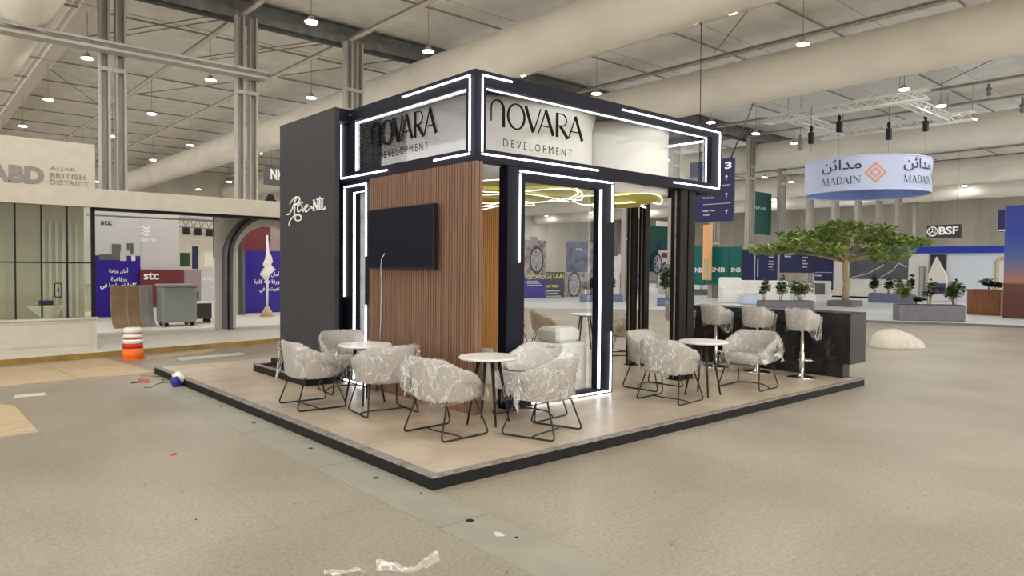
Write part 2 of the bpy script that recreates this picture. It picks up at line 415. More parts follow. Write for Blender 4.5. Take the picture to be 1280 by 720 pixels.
def arabic(t):
    out = []
    for i, c in enumerate(t):
        if c not in AR: out.append(c); continue
        pj = i > 0 and t[i-1] in AR and AR[t[i-1]][2] is not None
        nj = i+1 < len(t) and t[i+1] in AR and AR[c][2] is not None
        f = AR[c]; out.append(f[3] if pj and nj else f[1] if pj else f[2] if nj else f[0])
    return ''.join(out[::-1])
_tc = {}
def text_geo(body, space=1.0, bold=0.0):
    k = (body, space, bold)
    if k in _tc: return _tc[k]
    c = bpy.data.curves.new('lettering_curve', 'FONT'); c.body = body; c.space_character = space; c.offset = bold; c.resolution_u = 3
    o = bpy.data.objects.new('lettering_curve', c); COL.objects.link(o)
    dg = bpy.context.evaluated_depsgraph_get(); me = bpy.data.meshes.new_from_object(o.evaluated_get(dg))
    vs = [tuple(v.co) for v in me.vertices]; fs = [tuple(p.vertices) for p in me.polygons]
    bpy.data.objects.remove(o); bpy.data.curves.remove(c); bpy.data.meshes.remove(me)
    if vs:
        x0 = min(v[0] for v in vs); x1 = max(v[0] for v in vs); y0 = min(v[1] for v in vs); y1 = max(v[1] for v in vs)
        vs = [((v[0]-x0)/(x1-x0), (v[1]-y0)/(y1-y0)) for v in vs]
    _tc[k] = (vs, fs)
    return vs, fs
def letters(mb, body, origin, right, up, w, h, space=1.0, bold=0.0):
    """lettering of width w and height h with its lower corner at origin"""
    vs, fs = text_geo(body, space, bold); o, r, u = Vector(origin), Vector(right).normalized(), Vector(up).normalized()
    mb.add([o+r*(v[0]*w)+u*(v[1]*h) for v in vs], fs)
    return mb
def ribbon(pts, w0, w1=None):
    """closed outline of a pen stroke"""
    w1 = w0 if w1 is None else w1; L = []; R = []; n = len(pts)
    for i in range(n):
        a = Vector(pts[max(0, i-1)]); b = Vector(pts[min(n-1, i+1)]); t = (b-a).normalized(); nn = Vector((-t.y, t.x))
        w = (w0+(w1-w0)*i/(n-1))/2; p = Vector(pts[i]); L.append(p+nn*w); R.append(p-nn*w)
    return L, R
def strokes_to(mb, strokes, origin, right, up, sx, sy, nrm=None, depth=0.0):
    o, r, u = Vector(origin), Vector(right).normalized(), Vector(up).normalized()
    for pts, w0, w1 in strokes:
        L, R = ribbon([Vector((p[0]*sx, p[1]*sy)) for p in pts], w0, w1); n = len(L)
        q = [o+r*p.x+u*p.y for p in L]+[o+r*p.x+u*p.y for p in R]
        fs = [(i, i+1, n+i+1, n+i) for i in range(n-1)]
        if depth:
            nn = Vector(nrm); q2 = [p+nn*depth for p in q]; m = len(q)
            fs2 = [tuple(m+k for k in f) for f in fs]
            side = [(i, i+1, m+i+1, m+i) for i in range(n-1)]+[(n+i, n+i+1, m+n+i+1, m+n+i) for i in range(n-1)]+[(0, n, m+n, m), (n-1, 2*n-1, m+2*n-1, m+n-1)]
            mb.add(q+q2, fs+fs2+side)
        else: mb.add(q, fs)
def arc(cx, cy, rx, ry, a0, a1, n=16):
    return [(cx+rx*math.cos(math.radians(a0+(a1-a0)*i/n)), cy+ry*math.sin(math.radians(a0+(a1-a0)*i/n))) for i in range(n+1)]
# ================================================================== HALL
LX0, LDX = 1.75, 3.7
structure('floor', MB().box(-22, 76, -22, 63, -.2, 0), 'concrete')
structure('ceiling', MB().box(-22, 76, -22, 63, 10.0, 10.2), 'deckroof')
structure('wall_east', MB().box(75, 75.4, -22, 62, 0, 10), 'hallwall')
structure('wall_north', MB().box(-22, 75, 62, 62.4, 0, 10), 'hallwall')
# long roof trusses running over the hall, cross purlins and the main girder
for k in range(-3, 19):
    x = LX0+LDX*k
    if k == 0:
        m = MB().box(x-.24, x+.24, -21.9, 61.9, 9.45, 9.52).box(x-.06, x+.06, -21.9, 61.9, 9.52, 9.93).box(x-.20, x+.20, -21.9, 61.9, 9.93, 10.0)
    else:
        m = MB().box(x-.075, x+.075, -21.9, 61.9, 9.42, 9.46).box(x-.02, x+.02, -21.9, 61.9, 9.46, 9.58)
    o = structure('ceiling_beam', m, 'beam')
    if k: MB().box(x-.085, x-.055, -21.9, 61.9, 9.46, 9.54).build('shade_strip', 'purlin', o)  # added dark strip: the truss's shaded side put into colour
for k in range(-6, 13):
    y = 18.5+3.8*k
    if k == 0: continue
    structure('ceiling_purlin', MB().box(-21.9, 74.9, y-.03, y+.03, 9.82, 9.87), 'purlin')
structure('ceiling_girder', MB().box(-20, 74.9, 18.22, 18.78, 9.50, 9.56).box(-20, 74.9, 18.46, 18.54, 9.56, 9.95).box(-20, 74.9, 18.22, 18.78, 9.95, 10.0)
          .box(-20, 74.9, 18.20, 18.26, 9.3, 9.5).box(-20, 74.9, 18.74, 18.80, 9.3, 9.5), 'girder')
for (xa, ya, xb, yb) in ((1.75, 26.1, 5.45, 18.7), (2.2, 26.1, 5.85, 18.7), (5.45, 26.1, 9.15, 18.7), (5.9, 26.1, 9.5, 18.7), (9.15, 26.1, 12.4, 18.7),
                         (1.75, 29.9, 5.45, 37.5), (5.45, 33.7, 9.15, 26.1), (12.85, 10.9, 16.55, 14.7), (16.55, 7.1, 20.2, 10.9), (24, 3.3, 27.7, 7.1), (27.7, 3.3, 31.4, 7.1), (31.4, -.5, 35, 3.3), (16.55, 3.3, 12.85, 7.1)):
    structure('ceiling_brace', MB().tube([(xa, ya, 9.66), (xb, yb, 9.66)], .02, 6), 'purlin')
for y in (5.2, 9.0, 12.8, 16.6, 20.4, 24.2, 28.0):
    structure('ceiling_wire', MB().tube([(-5, y, 9.38), (40, y, 9.38)], .008, 5), 'purlin')

# twin-post columns along the girder
for k in range(0, 17):
    if k in (3, 5): continue
    x = LX0+LDX*k
    c = thing('steel_column', 'tall twin-post steel column carrying the main roof girder', 'column', (x, 18.0, 0), 0, 'twin-post columns under the roof girder', 'structure')
    for s in (-1, 1):
        a = s*.20
        MB().box(a-.13, a-.095, -.13, .13, 0, 9.3).box(a+.07, a+.13, -.13, .13, 0, 9.3).box(a-.095, a+.07, .06, .09, 0, 9.3).build('post', 'column', c)
    m = MB()
    for z in (3.0, 6.9, 7.6): m.box(-.34, .34, -.15, -.131, z, z+.12)
    m.build('tie_plate', 'column', c)

# ventilation ducts
def duct(x, z, r, y0, y1, label):
    m = MB(); n = 36; rows = []
    ys = [y0]
    while ys[-1] < y1: ys.append(min(y1, ys[-1]+1.25))
    for i, y in enumerate(ys):
        for dy, rr in (((0, r*.965), (.05, r)) if i < len(ys)-1 else ((0, r*.965),)):
            rows.append([(x+rr*math.cos(2*PI*k/n), y+dy, z+rr*math.sin(2*PI*k/n)) for k in range(n)])
    m.grid(rows, True, True)
    m.f += [tuple(range(n)), tuple(range(len(rows)*n-n, len(rows)*n))[::-1]]; m.sm += [False, False]
    o = m.build('air_duct', 'duct'); tag(o, label, 'duct', 'fabric air ducts under the roof')
    return o
duct(11.95, 8.42, .78, -20, 61.5, 'broad beige fabric air duct passing behind the top of the exhibition stand')
duct(20.3, 8.35, .80, -20, 61.5, 'beige fabric air duct second from the stand, sweeping to the upper right')
duct(36.2, 8.35, .80, -20, 61.5, 'beige fabric air duct passing just above the round hanging banner')
duct(51.4, 8.35, .85, -20, 61.5, 'far beige air duct passing beside the round banner\'s right edge')
duct(59.0, 8.0, .85, -20, 61.5, 'farthest pale air duct low over the end wall')
duct(-.35, 8.35, .80, -15, 24.6, 'pale fabric air duct ending in the upper left corner of the photo')

# pendant lamps
lp = thing('pendant_lamp', 'round high-bay lamp hanging on a thin rod from the roof', 'lamp', (0, 0, 0), 0, 'high-bay lamps hanging from the roof')
MB().tube([(0, 0, .14), (0, 0, 1.42)], .010, 6).build('rod', 'purlin', lp)
MB().lathe([(.06, .15), (.09, .12), (.10, .06), (.17, .045), (.18, .0)], n=20).build('housing', 'lampcase', lp)
MB().lathe([(.158, -.012), (.162, -.004)], n=20).build('lens', 'lamp', lp)
first = True
for k in range(-2, 17):
    if k in (5, 9, 13): continue
    for y in (-9.5, -1.9, 5.65, 13.45, 21.25, 28.6, 35.7, 42.9, 50.9, 58.2):
        x = LX0+LDX*k
        if k >= 10 and y < -3: continue
        if k < 0 and y > 25: continue
        if k == -2 and y > 10: continue
        if k == 0 and y in (5.65, 13.45): pass
        if k == 3 and y > 38: continue
        if first: lp.location = (x, y, 8.0); first = False
        else: dup(lp, (x, y, 8.0), 0)

# cable tray between the first columns
t = thing('cable_tray', 'galvanised cable tray slung across the tall steel columns', 'cable tray', (1.5, 17.6, 7.35))
for z in (0, .18):
    for y in (-.2, .2): MB().box(-12, 4.4, y-.02, y+.02, z, z+.07).build('rail', 'tray', t)
MB().box(-12, 4.4, -.18, .18, .0, .012).build('bottom_sheet', 'tray', t)
MB().box(-12, 4.4, -.12, .12, .07, .14).build('cables', 'purlin', t)

# steel cover plates over the floor channel along the stand
def plate(y0, y1, holes, label):
    o = thing('channel_cover', label, 'cover plate', (-.2, (y0+y1)/2, 0), 0, 'steel covers of the floor channel')
    MB().box(-.2, .19, y0+.006-(y0+y1)/2, y1-.006-(y0+y1)/2, .0, .004).build('plate', 'plate', o)
    for hx, hy, r in holes:
        MB().lathe([(r, .004), (r*.9, .0055)], hx+.2, hy-(y0+y1)/2, 16).build('hole', 'hole', o)
plate(-1.72, -.63, [(-.17, -.62+.0-.03, .028), (-.13, -1.05, .012)], 'pale steel channel cover nearest the camera, with rounded free end')
plate(-.63, 1.05, [(-.16, .52, .024), (-.10, .0, .01)], 'pale steel channel cover beside the front corner of the platform')
plate(1.05, 2.6, [(-.15, 1.65, .022), (-.12, 2.3, .01)], 'pale steel channel cover beside the platform, third from the camera')
plate(2.6, 4.4, [(-.15, 2.95, .022), (-.12, 4.0, .012)], 'pale steel channel cover beside the platform, fourth from the camera')
plate(4.4, 7.0, [(-.12, 5.42, .022), (-.1, 6.2, .012)], 'pale steel channel cover farthest along the platform edge')
# ================================================================== THE STAND
DK = 0.10
pf = thing('stand_platform', 'low stand platform with tan laminate top and black edge', 'platform', (3.65, 3.58, 0))
MB().box(.05, 7.25, .05, 7.10, .0, DK).build('deck', 'deck', pf, True)
MB().box(0, 7.3, 0, .05, 0, DK-.006).box(0, .05, .05, 7.15, 0, DK-.006).box(7.25, 7.3, .05, 7.15, 0, DK-.006).box(.05, 7.25, 7.10, 7.15, 0, DK-.006).build('edge_board', 'edge', pf, True)
MB().box(-.004, 7.304, -.004, .055, DK-.012, DK+.004).box(-.004, .07, .055, 7.154, DK-.012, DK+.004).box(7.24, 7.304, .055, 7.154, DK-.012, DK+.004).build('edge_trim', 'trim', pf, True)

# --- header: four-sided lit fascia box on top of the stand
HX0, HX1, HY0, HZ0, HZ1 = 1.53, 6.0, 1.49, 2.68, 3.60
YB, YL, XM = 3.0, 4.37, 4.32
hd = thing('fascia_box', 'black illuminated fascia box with glass sides and company lettering', 'fascia', (3.7, 3.0, HZ0))
b = .13
m = MB()
# front (right) face frame
m.box(HX0, HX1, HY0, HY0+b, HZ1-.15, HZ1).box(HX0, HX1, HY0, HY0+b, HZ0, HZ0+b)
m.box(HX0, HX0+b, HY0+b, HY0+.15, HZ0+b, HZ1-.15)
m.box(HX0, HX0+.145, HY0, HY0+b, HZ0+b, HZ1-.15).box(HX1-.27, HX1, HY0, HY0+b, HZ0+b, HZ1-.15)
# left face frame
m.box(HX0, HX0+b, HY0+b, YL, HZ1-.15, HZ1).box(HX0, HX0+b, HY0+b, YL, HZ0, HZ0+b).box(HX0, HX0+b, 4.07, YL, HZ0+b, HZ1-.15)
# right end and rear
m.box(HX1-b, HX1, HY0+b, YB, HZ1-.15, HZ1).box(HX1-b, HX1, HY0+b, YB, HZ0, HZ0+b).box(HX1-b, HX1, YB-b, YB, HZ0+b, HZ1-.15)
m.box(XM, HX1-b, YB-b, YB, HZ1-.15, HZ1).box(XM, HX1-b, YB-b, YB, HZ0, HZ0+b)
m.box(XM-b, XM, YB-b, YL, HZ1-.15, HZ1).box(XM-b, XM, YB-b, YL, HZ0, HZ0+b)
m.box(HX0+b, XM, YL-b, YL, HZ1-.15, HZ1).box(HX0+b, XM, YL-b, YL, HZ0, HZ0+b)
m.build('frame', 'black', hd, True)
MB().box(HX0+.02, HX1-.02, HY0+.02, YB-.02, HZ1-.06, HZ1-.004).box(HX0+.02, XM-.02, YB-.02, YL-.02, HZ1-.06, HZ1-.004).build('roof_panel', 'black', hd, True)
gl = MB().box(HX0+.14, HX1-.26, HY0+.10, HY0+.106, HZ0+b-.005, HZ1-.145).build('front_pane', 'glass', hd, True)
gl2 = MB().box(HX0+.10, HX0+.106, HY0+.145, 4.08, HZ0+b-.005, HZ1-.145).build('side_pane', 'glass_dark', hd, True)
MB().box(HX1-.10, HX1-.094, HY0+b, YB-b, HZ0+b-.005, HZ1-.145).build('end_pane', 'glass', hd, True)
LW = .018
def led_y(parent, Y, a, b2, name='led_strip', w=LW):   # strip on a face looking to -y, a=(x,z)
    m = MB()
    x0, x1 = sorted((a[0], b2[0])); z0, z1 = sorted((a[1], b2[1]))
    m.rbox(x0-w/2, x1+w/2, Y-.018, Y, z0-w/2, z1+w/2, .006); return m.build(name, 'led', parent, True)
def led_x(parent, X, a, b2, name='led_strip', w=LW):   # strip on a face looking to -x, a=(y,z)
    m = MB()
    y0, y1 = sorted((a[0], b2[0])); z0, z1 = sorted((a[1], b2[1]))
    m.rbox(X-.018, X, y0-w/2, y1+w/2, z0-w/2, z1+w/2, .006); return m.build(name, 'led', parent, True)
Y0, X0 = HY0, HX0
for a, c in (((1.62, 3.55), (2.01, 3.55)), ((1.62, 3.52), (1.62, 2.785)), ((1.62, 2.757), (3.37, 2.757)), ((3.80, 3.535), (5.92, 3.535)), ((5.92, 3.505), (5.92, 2.775)), ((4.86, 2.747), (5.92, 2.747))):
    led_y(hd, Y0, a, c)
for a, c in (((1.57, 3.545), (2.82, 3.545)), ((1.565, 3.515), (1.565, 2.787)), ((1.565, 2.757), (2.19, 2.757)), ((4.06, 3.535), (4.29, 3.535)), ((4.29, 3.505), (4.29, 2.775)), ((3.16, 2.747), (4.29, 2.747))):
    led_x(hd, X0, a, c)
# strips on the inner reveals
MB().box(1.69, 5.72, Y0+.075, Y0+.092, 3.441, 3.4495).build('inner_led', 'led', hd, True)
MB().box(5.717, 5.7295, Y0+.078, Y0+.092, 2.82, 3.44).build('inner_led', 'led', hd, True)
MB().box(5.845, 5.868, Y0+.14, YB-.14, 3.425, 3.448).build('inner_led', 'led', hd, True)
MB().box(X0+.075, X0+.092, 1.65, 4.06, 3.441, 3.4495).build('inner_led', 'led', hd, True)
MB().box(X0+.078, X0+.092, 4.0575, 4.0695, 2.82, 3.44).build('inner_led', 'led', hd, True)
# company lettering, thin art-deco strokes (unit letter height 1)
TK, TN = .125, .036
def novara():
    S = []
    S.append(([(.03, .16), (.03, .45), (.03, .66)]+[(p[0], p[1]) for p in arc(.28, .66, .25, .33, 180, 90, 10)], TN*.9, TN*1.6))
    S.append((arc(.28, .66, .25, .33, 90, 0, 10)+[(.53, .4), (.53, 0)], TN*1.6, TK))
    for a0 in (0, 180):
        S.append((arc(1.06, .5, .345, .485, a0+90, a0+0, 14) if a0 == 0 else arc(1.06, .5, .345, .485, 90, 180, 14), TN*1.4, TK*.78))
        S.append((arc(1.06, .5, .345, .485, 0, -90, 14) if a0 == 0 else arc(1.06, .5, .345, .485, 180, 270, 14), TK*.78, TN*1.4))
    S.append(([(1.46, .99), (1.62, .5), (1.79, .01)], TK, TK)); S.append(([(1.80, .01), (1.97, .5), (2.12, .99)], TN, TN))
    S.append(([(2.02, .01), (2.20, .5), (2.35, .99)], TN, TN)); S.append(([(2.35, .99), (2.52, .5), (2.70, .01)], TK, TK)); S.append(([(2.12, .33), (2.58, .33)], TN, TN))
    S.append(([(2.88, 0), (2.88, .99)], TK, TK)); S.append(([(2.90, .97), (3.10, .97)]+arc(3.10, .72, .22, .25, 90, -90, 12)+[(2.90, .47)], TN, TN*1.2)); S.append(([(3.02, .47), (3.20, .24), (3.38, 0)], TK, TK))
    S.append(([(3.42, .01), (3.60, .5), (3.75, .99)], TN, TN)); S.append(([(3.75, .99), (3.92, .5), (4.10, .01)], TK, TK)); S.append(([(3.52, .33), (3.98, .33)], TN, TN))
    return S
def sign(o, right, p_left, w, h, sub_left, sub_w, sub_h, nrm, name):
    st = [(pts, a*h, c*h) for pts, a, c in novara()]; i0 = 0
    for cnt in (2, 4, 2, 3, 3, 3):
        m = MB(); strokes_to(m, st[i0:i0+cnt], p_left, right, (0, 0, 1), w/4.13, h, nrm, .012); i0 += cnt
        m.build('letter', 'blacklet', o, True)
    m = MB(); letters(m, 'DEVELOPMENT', sub_left, right, (0, 0, 1), sub_w, sub_h, 1.55, 0.0); m.build('lettering', 'blacklet', o, True)
PY = Y0+.096
a, c = on_y(612.5, 160, PY), on_y(728, 177, PY); at_, s0, s1 = on_y(613, 123, PY), on_y(629, 187, PY), on_y(715, 194, PY)
sign(gl, (1, 0, 0), (a.x, PY, c.z), c.x-a.x, at_.z-c.z, (s0.x, PY, on_y(629, 183, PY).z), s1.x-s0.x, .085, (0, -1, 0), 'lettering')
PX = X0+.096
a, c = on_x(465, 185, PX), on_x(546, 166, PX); at_ = on_x(539, 134, PX); s0, s1 = on_x(474, 199, PX), on_x(535, 189, PX)
sign(gl2, (0, -1, 0), (PX, a.y, c.z), a.y-c.y, at_.z-c.z, (PX, s0.y, s0.z), s0.y-s1.y, .085, (-1, 0, 0), 'lettering')

# --- round stretch-fabric drums hanging inside the fascia, light rings under them
def drum(cx, cy, r, z0, z1, label, flare, base=True):
    o = thing('fabric_drum', label, 'ceiling drum', (cx, cy, z0), 0, None)
    prof = [(r, 0), (r*1.0, .2), (r*.995, (z1-z0)*.8), (r*(1+flare), (z1-z0)-.03), (r*(1+flare), z1-z0)]
    MB().lathe(prof, n=64, capb=False).build('fabric_wall', 'drum', o)
    MB().lathe([(r*.985, .01), (r*.75, -.06), (r*.4, -.13), (.02, -.15)], n=64, capb=False).build('underside', 'drumbase', o)
    return o
d1 = drum(3.02, 2.87, 1.19, 2.60, 3.535, 'large white fabric drum behind the glass at the stand corner', .035)
d2 = drum(4.75, 2.30, .645, 2.60, 3.535, 'smaller cream fabric drum behind the glass beside the corner drum', .01)
def wavy(cx, cy, r, z, ph, e=.12, n=72):
    return [(cx+r*(1+e*math.sin(2*t+ph)+.06*math.sin(3*t+2*ph))*math.cos(t), cy+r*(1+e*math.sin(2*t+ph)+.06*math.sin(3*t+2*ph))*math.sin(t), z-.03+.05*math.sin(2*t+ph)*min(1, r)+.03*math.sin(3*t)) for t in [2*PI*i/n for i in range(n)]]
for par, lst in ((d1, [(3.02, 2.87, 1.14, 2.60, .3, .0), (3.05, 2.85, .82, 2.53, 1.4, .10), (2.98, 2.9, .45, 2.46, 2.2, .12), (3.06, 2.9, .98, 2.56, 2.9, .04)]),
                 (d2, [(4.75, 2.3, .60, 2.60, .4, .0), (4.74, 2.31, .38, 2.52, 1.1, .10)])):
    for cx, cy, r, z, ph, e in lst:
        MB().tube(wavy(cx, cy, r, z, ph, e), .005, 6, True).build('light_ring', 'ledwarm', par, True)

# --- walnut slat wall with the television
sw = thing('slat_wall', 'walnut brown vertical slat wall under the lit fascia', 'slat wall', (1.58, 2.53, DK))
MB().box(1.545, 1.63, 1.49, 3.58, DK, 2.68).build('backing', 'slatgroove', sw, True)
m = MB(); n = 44; p = (3.58-1.49)/n
for i in range(n): m.box(1.53, 1.548, 1.49+i*p+.0055, 1.49+(i+1)*p-.0055, DK, 2.68)
for i in range(2): m.box(1.535+i*.05, 1.578+i*.05, 1.475, 1.492, DK, 2.68)
m.build('slats', 'slat', sw, True)
tv = thing('television', 'large switched-off flat television on the walnut slat wall', 'television', (1.46, 2.9, 1.6))
tz0, tz1 = on_x(541, 337, 1.44).z, on_x(541, 253.5, 1.44).z
ty0, ty1 = on_x(541.5, 300, 1.44).y, on_x(459.5, 300, 1.44).y
MB().rbox(1.44, 1.50, ty0, ty1, tz0, tz1, .006).build('case', 'plastic_black', tv, True)
MB().box(1.437, 1.441, ty0+.015, ty1-.015, tz0+.02, tz1-.015).build('screen', 'screen', tv, True)
MB().box(1.50, 1.532, (ty0+ty1)/2-.2, (ty0+ty1)/2+.2, tz0+.2, tz1-.2).build('wall_bracket', 'plastic_black', tv, True)
cb = MB().tube([on_x(481, 317, 1.43), on_x(477, 323, 1.43), on_x(476, 335, 1.43), on_x(477, 352, 1.51), on_x(476.5, 366, 1.515), on_x(476, 400, 1.515), on_x(475, 425, 1.515)], .0045, 5)
cb = tag(cb.build('power_cable', 'boardwhite'), 'thin white cable dangling below the television on the slat wall', 'cable')

# --- narrow glazed door with light strips beside the slat wall
def door_set(name, label, axis, plane, u0, u1, z1, post, glassu, leds, inner, pane_mat, thick=.14):
    o = thing(name, label, 'glass panel', (plane+.05, (u0+u1)/2, DK) if axis == 'x' else ((u0+u1)/2, plane+.05, DK))
    def bx(m, ua, ub, d0, d1, za, zb):
        return m.box(plane+d0, plane+d1, ua, ub, za, zb) if axis == 'x' else m.box(ua, ub, plane+d0, plane+d1, za, zb)
    m = MB(); bx(m, u0, glassu[0], 0, thick, DK, z1); bx(m, glassu[1], u1, 0, thick, DK, z1); bx(m, glassu[0], glassu[1], 0, thick, z1-.13, z1); bx(m, glassu[0], glassu[1], 0, thick, DK, DK+.06)
    m.build('frame', 'black', o, True)
    m = MB(); bx(m, glassu[0]-.01, glassu[1]+.01, thick*.75, thick*.75+.006, DK+.05, z1-.12); m.build('pane', pane_mat, o, True)
    for a, c in leds: (led_x if axis == 'x' else led_y)(o, plane, a, c)
    for q in inner: m = MB(); bx(m, *q); m.build('inner_led', 'led', o, True)
    return o
door_set('side_window', 'narrow glass strip with white light lines between charcoal tower and slat wall', 'x', 1.53, 3.582, 4.27, 2.675, None, (3.68, 3.99),
         [((4.2, 2.60), (4.2, 1.22)), ((3.645, 2.628), (4.2, 2.628)), ((3.645, 2.60), (3.645, 1.74)), ((3.645, 1.12), (3.645, .12)), ((3.66, .13), (4.19, .13))],
         [(3.980, 3.992, .004, .03, .16, 2.55), (3.69, 3.98, .004, .03, 2.54, 2.552)], 'glass_refl_haze')
door_set('glass_door', 'tall framed glass panel outlined by white light strips at the stand front', 'y', 1.49, 1.975, 3.68, 2.675, None, (2.22, 3.46),
         [((2.14, 2.60), (2.14, 1.67)), ((2.14, 2.632), (3.63, 2.632)), ((3.63, 2.60), (3.63, 2.17)), ((3.635, .83), (3.635, .14)), ((2.35, .125), (3.635, .125))],
         [(3.448, 3.461, .004, .035, .17, 2.54)], 'glass')

# --- charcoal tower with the stand name
tw = thing('charcoal_tower', 'tall charcoal wall tower with white script sign', 'wall tower', (1.6, 4.9, DK))
TX = 1.30; TY0 = on_x(418.5, 300, TX).y; TY1 = on_x(350, 300, TX).y
MB().box(TX, TX+.06, TY0, TY1, .2, 3.6).build('face_panel', 'tower', tw, True)
MB().box(TX+.06, 1.528, TY0+.02, TY1, 3.44, 3.6).build('top_cap', 'black', tw, True)
MB().box(TX+.06, 4.55, 4.39, TY1, .1, 3.55).build('body', 'black', tw, True)
m = MB()
for i in range(72): m.box(1.66+i*.04, 1.66+i*.04+.032, 4.372, 4.389, DK, 2.66)
m.build('oak_slats', 'slatwarm', tw, True)
# script sign
SXp = TX-.004
def sp(px, py): return on_x(px, py, SXp)
m = MB()
def script(pts, w0, w1=None):
    P = [sp(340+x/8, 200+y/8) for x, y in pts]
    # smooth the pen path
    Q = []
    for i in range(len(P)-1):
        p0, p1, p2, p3 = P[max(0, i-1)], P[i], P[i+1], P[min(len(P)-1, i+2)]
        for k in range(6):
            t = k/6; Q.append(.5*((2*p1)+(p2-p0)*t+(2*p0-5*p1+4*p2-p3)*t*t+(3*p1-p0-3*p2+p3)*t**3))
    Q.append(P[-1])
    o0 = Q[0]; st = [([(-(q.y-o0.y), q.z-o0.z) for q in Q], w0, w1 or w0)]
    strokes_to(m, st, o0, (0, -1, 0), (0, 0, 1), 1, 1, (-1, 0, 0), .015)
script([(185, 440), (205, 410), (240, 375), (272, 372), (283, 395), (268, 430), (232, 455)], .013, .022)
script([(248, 385), (228, 440), (205, 500), (182, 540), (156, 545)], .024, .016)
script([(232, 452), (232, 490), (230, 530), (235, 550), (265, 548), (292, 560), (298, 590), (275, 608), (245, 600), (235, 580), (245, 560)], .022, .012)
script([(232, 555), (200, 590), (182, 625), (178, 660)], .014, .02)
script([(262, 470), (290, 440), (282, 425), (265, 455), (262, 505), (275, 520), (300, 495)], .014)
script([(300, 415), (312, 430)], .014)
script([(305, 450), (312, 500), (318, 515), (345, 450)], .016)
script([(335, 490), (362, 465), (360, 448), (342, 465), (338, 505), (352, 520), (378, 490)], .014)
for (x0, y0, x1, y1) in ((384, 470, 398, 470), (384, 482, 410, 482), (400, 462, 414, 490)): script([(x0, y0), (x1, y1)], .008)
script([(425, 402), (425, 506)], .022); script([(425, 402), (462, 500)], .024); script([(463, 392), (463, 500)], .014)
script([(484, 392), (484, 495)], .026); script([(482, 372), (488, 380)], .02); script([(508, 386), (508, 490)], .026); script([(508, 492), (534, 490), (536, 465)], .014)
for (x0, y0, x1) in ((416, 402, 436), (416, 506, 436), (454, 392, 472), (474, 392, 496), (474, 496, 496), (498, 386, 520)): script([(x0, y0), (x1, y0-1)], .010)
m.build('lettering', 'whitelet', tw, True)
pl = thing('tower_plinth', 'low black plinth at the foot of the charcoal tower', 'plinth', (1.25, 5.0, DK))
MB().box(.97, 1.35, 5.71, 5.86, DK, .2).box(.97, 1.02, 4.15, 5.71, DK, .2).box(1.02, 1.36, 4.15, 5.71, DK, .185).build('body', 'edge', pl, True)
MB().box(.965, 1.025, 4.145, 5.865, .195, .206).build('rim', 'trim', pl, True)
MB().box(1.22, 1.5, 5.6, 5.84, .19, .27).build('block', 'edge', pl, True)

# --- posts
def post(x, y, w, label):
    o = thing('stand_post', label, 'post', (x, y, DK))
    h = HZ0-DK
    MB().rbox(-w/2, w/2, -w/2, w/2, 0, h, .006).build('shaft', 'edge', o)
    MB().box(-w/2-.02, w/2+.02, -w/2-.02, w/2+.02, 0, .012).build('foot_plate', 'plastic_black', o)
    MB().box(-w/2-.004, -w/2, -.012, .012, .02, h-.02).build('joint_strip', 'trim', o)
post(5.15, 1.60, .16, 'thick black square post under the fascia, behind the white round table')
post(5.345, 1.60, .15, 'thick black post touching the right side of the front post')
post(5.80, 2.93, .12, 'slim black post under the rear corner of the fascia, first of the pair')
post(5.93, 2.80, .12, 'slim black post under the rear corner of the fascia, nearer the bar')

# --- bar counter
ct = thing('bar_counter', 'long black marble bar counter with a recessed foot at the platform edge', 'counter', (7.3, 1.4, DK))
MB().rbox(7.05, 7.56, .10, 2.80, .30, 1.0, .004).build('body', 'marble', ct, True)
MB().rbox(7.09, 7.30, .21, 2.75, DK+.002, .30, .004).build('foot', 'marble', ct, True)
MB().rbox(7.045, 7.565, .095, 2.805, 1.0, 1.012, .003).build('worktop', 'marble', ct, True)
# ================================================================== FURNITURE
def nz(p, s): return noise.noise(Vector(p)*s)
def shell_pts(u):
    """plan of the tub at arc parameter u in [-1,1] (0 = middle of the back, +-1 = arm fronts); returns direction, top height"""
    a = u*math.radians(138)
    # superellipse
    c, s = math.cos(a), math.sin(a)
    e = 2/2.9
    x = -.295*math.copysign(abs(c)**e, c); y = .315*math.copysign(abs(s)**e, s)
    if x > 0: x *= .80
    t = abs(u)
    top = .705 if t < .30 else .705-.245*((t-.30)/.70)**1.15
    return x, y, top
NU = 33
def chair_shell():
    us = [-1+2*i/(NU-1) for i in range(NU)]
    rows = [[], [], [], [], [], [], [], []]
    for u in us:
        x, y, top = shell_pts(u); k = .88
        zb = .325
        rows[0].append((x*.55, y*.55, zb-.005)); rows[1].append((x*.80, y*.80, zb)); rows[2].append((x*.86, y*.86, zb+.03))
        rows[3].append((x*.935, y*.935, (zb+top)/2)); rows[4].append((x*1.02, y*1.02, top-.012)); rows[5].append((x*.995, y*.995, top+.006))
        rows[6].append((x*.92, y*.92, top-.015)); rows[7].append((x*.78, y*.78, .40))
    m = MB().grid(rows)
    for col, rev in ((0, False), (NU-1, True)):
        o = len(m.v); m.v += [rows[r][col] for r in range(8)]; m.f.append(tuple(range(o, o+8)) if rev else tuple(range(o+7, o-1, -1))); m.sm.append(False)
    # pan under the seat
    o = len(m.v); m.v += [rows[0][i] for i in range(NU)]; m.f.append(tuple(range(o, o+NU))); m.sm.append(False)
    return m
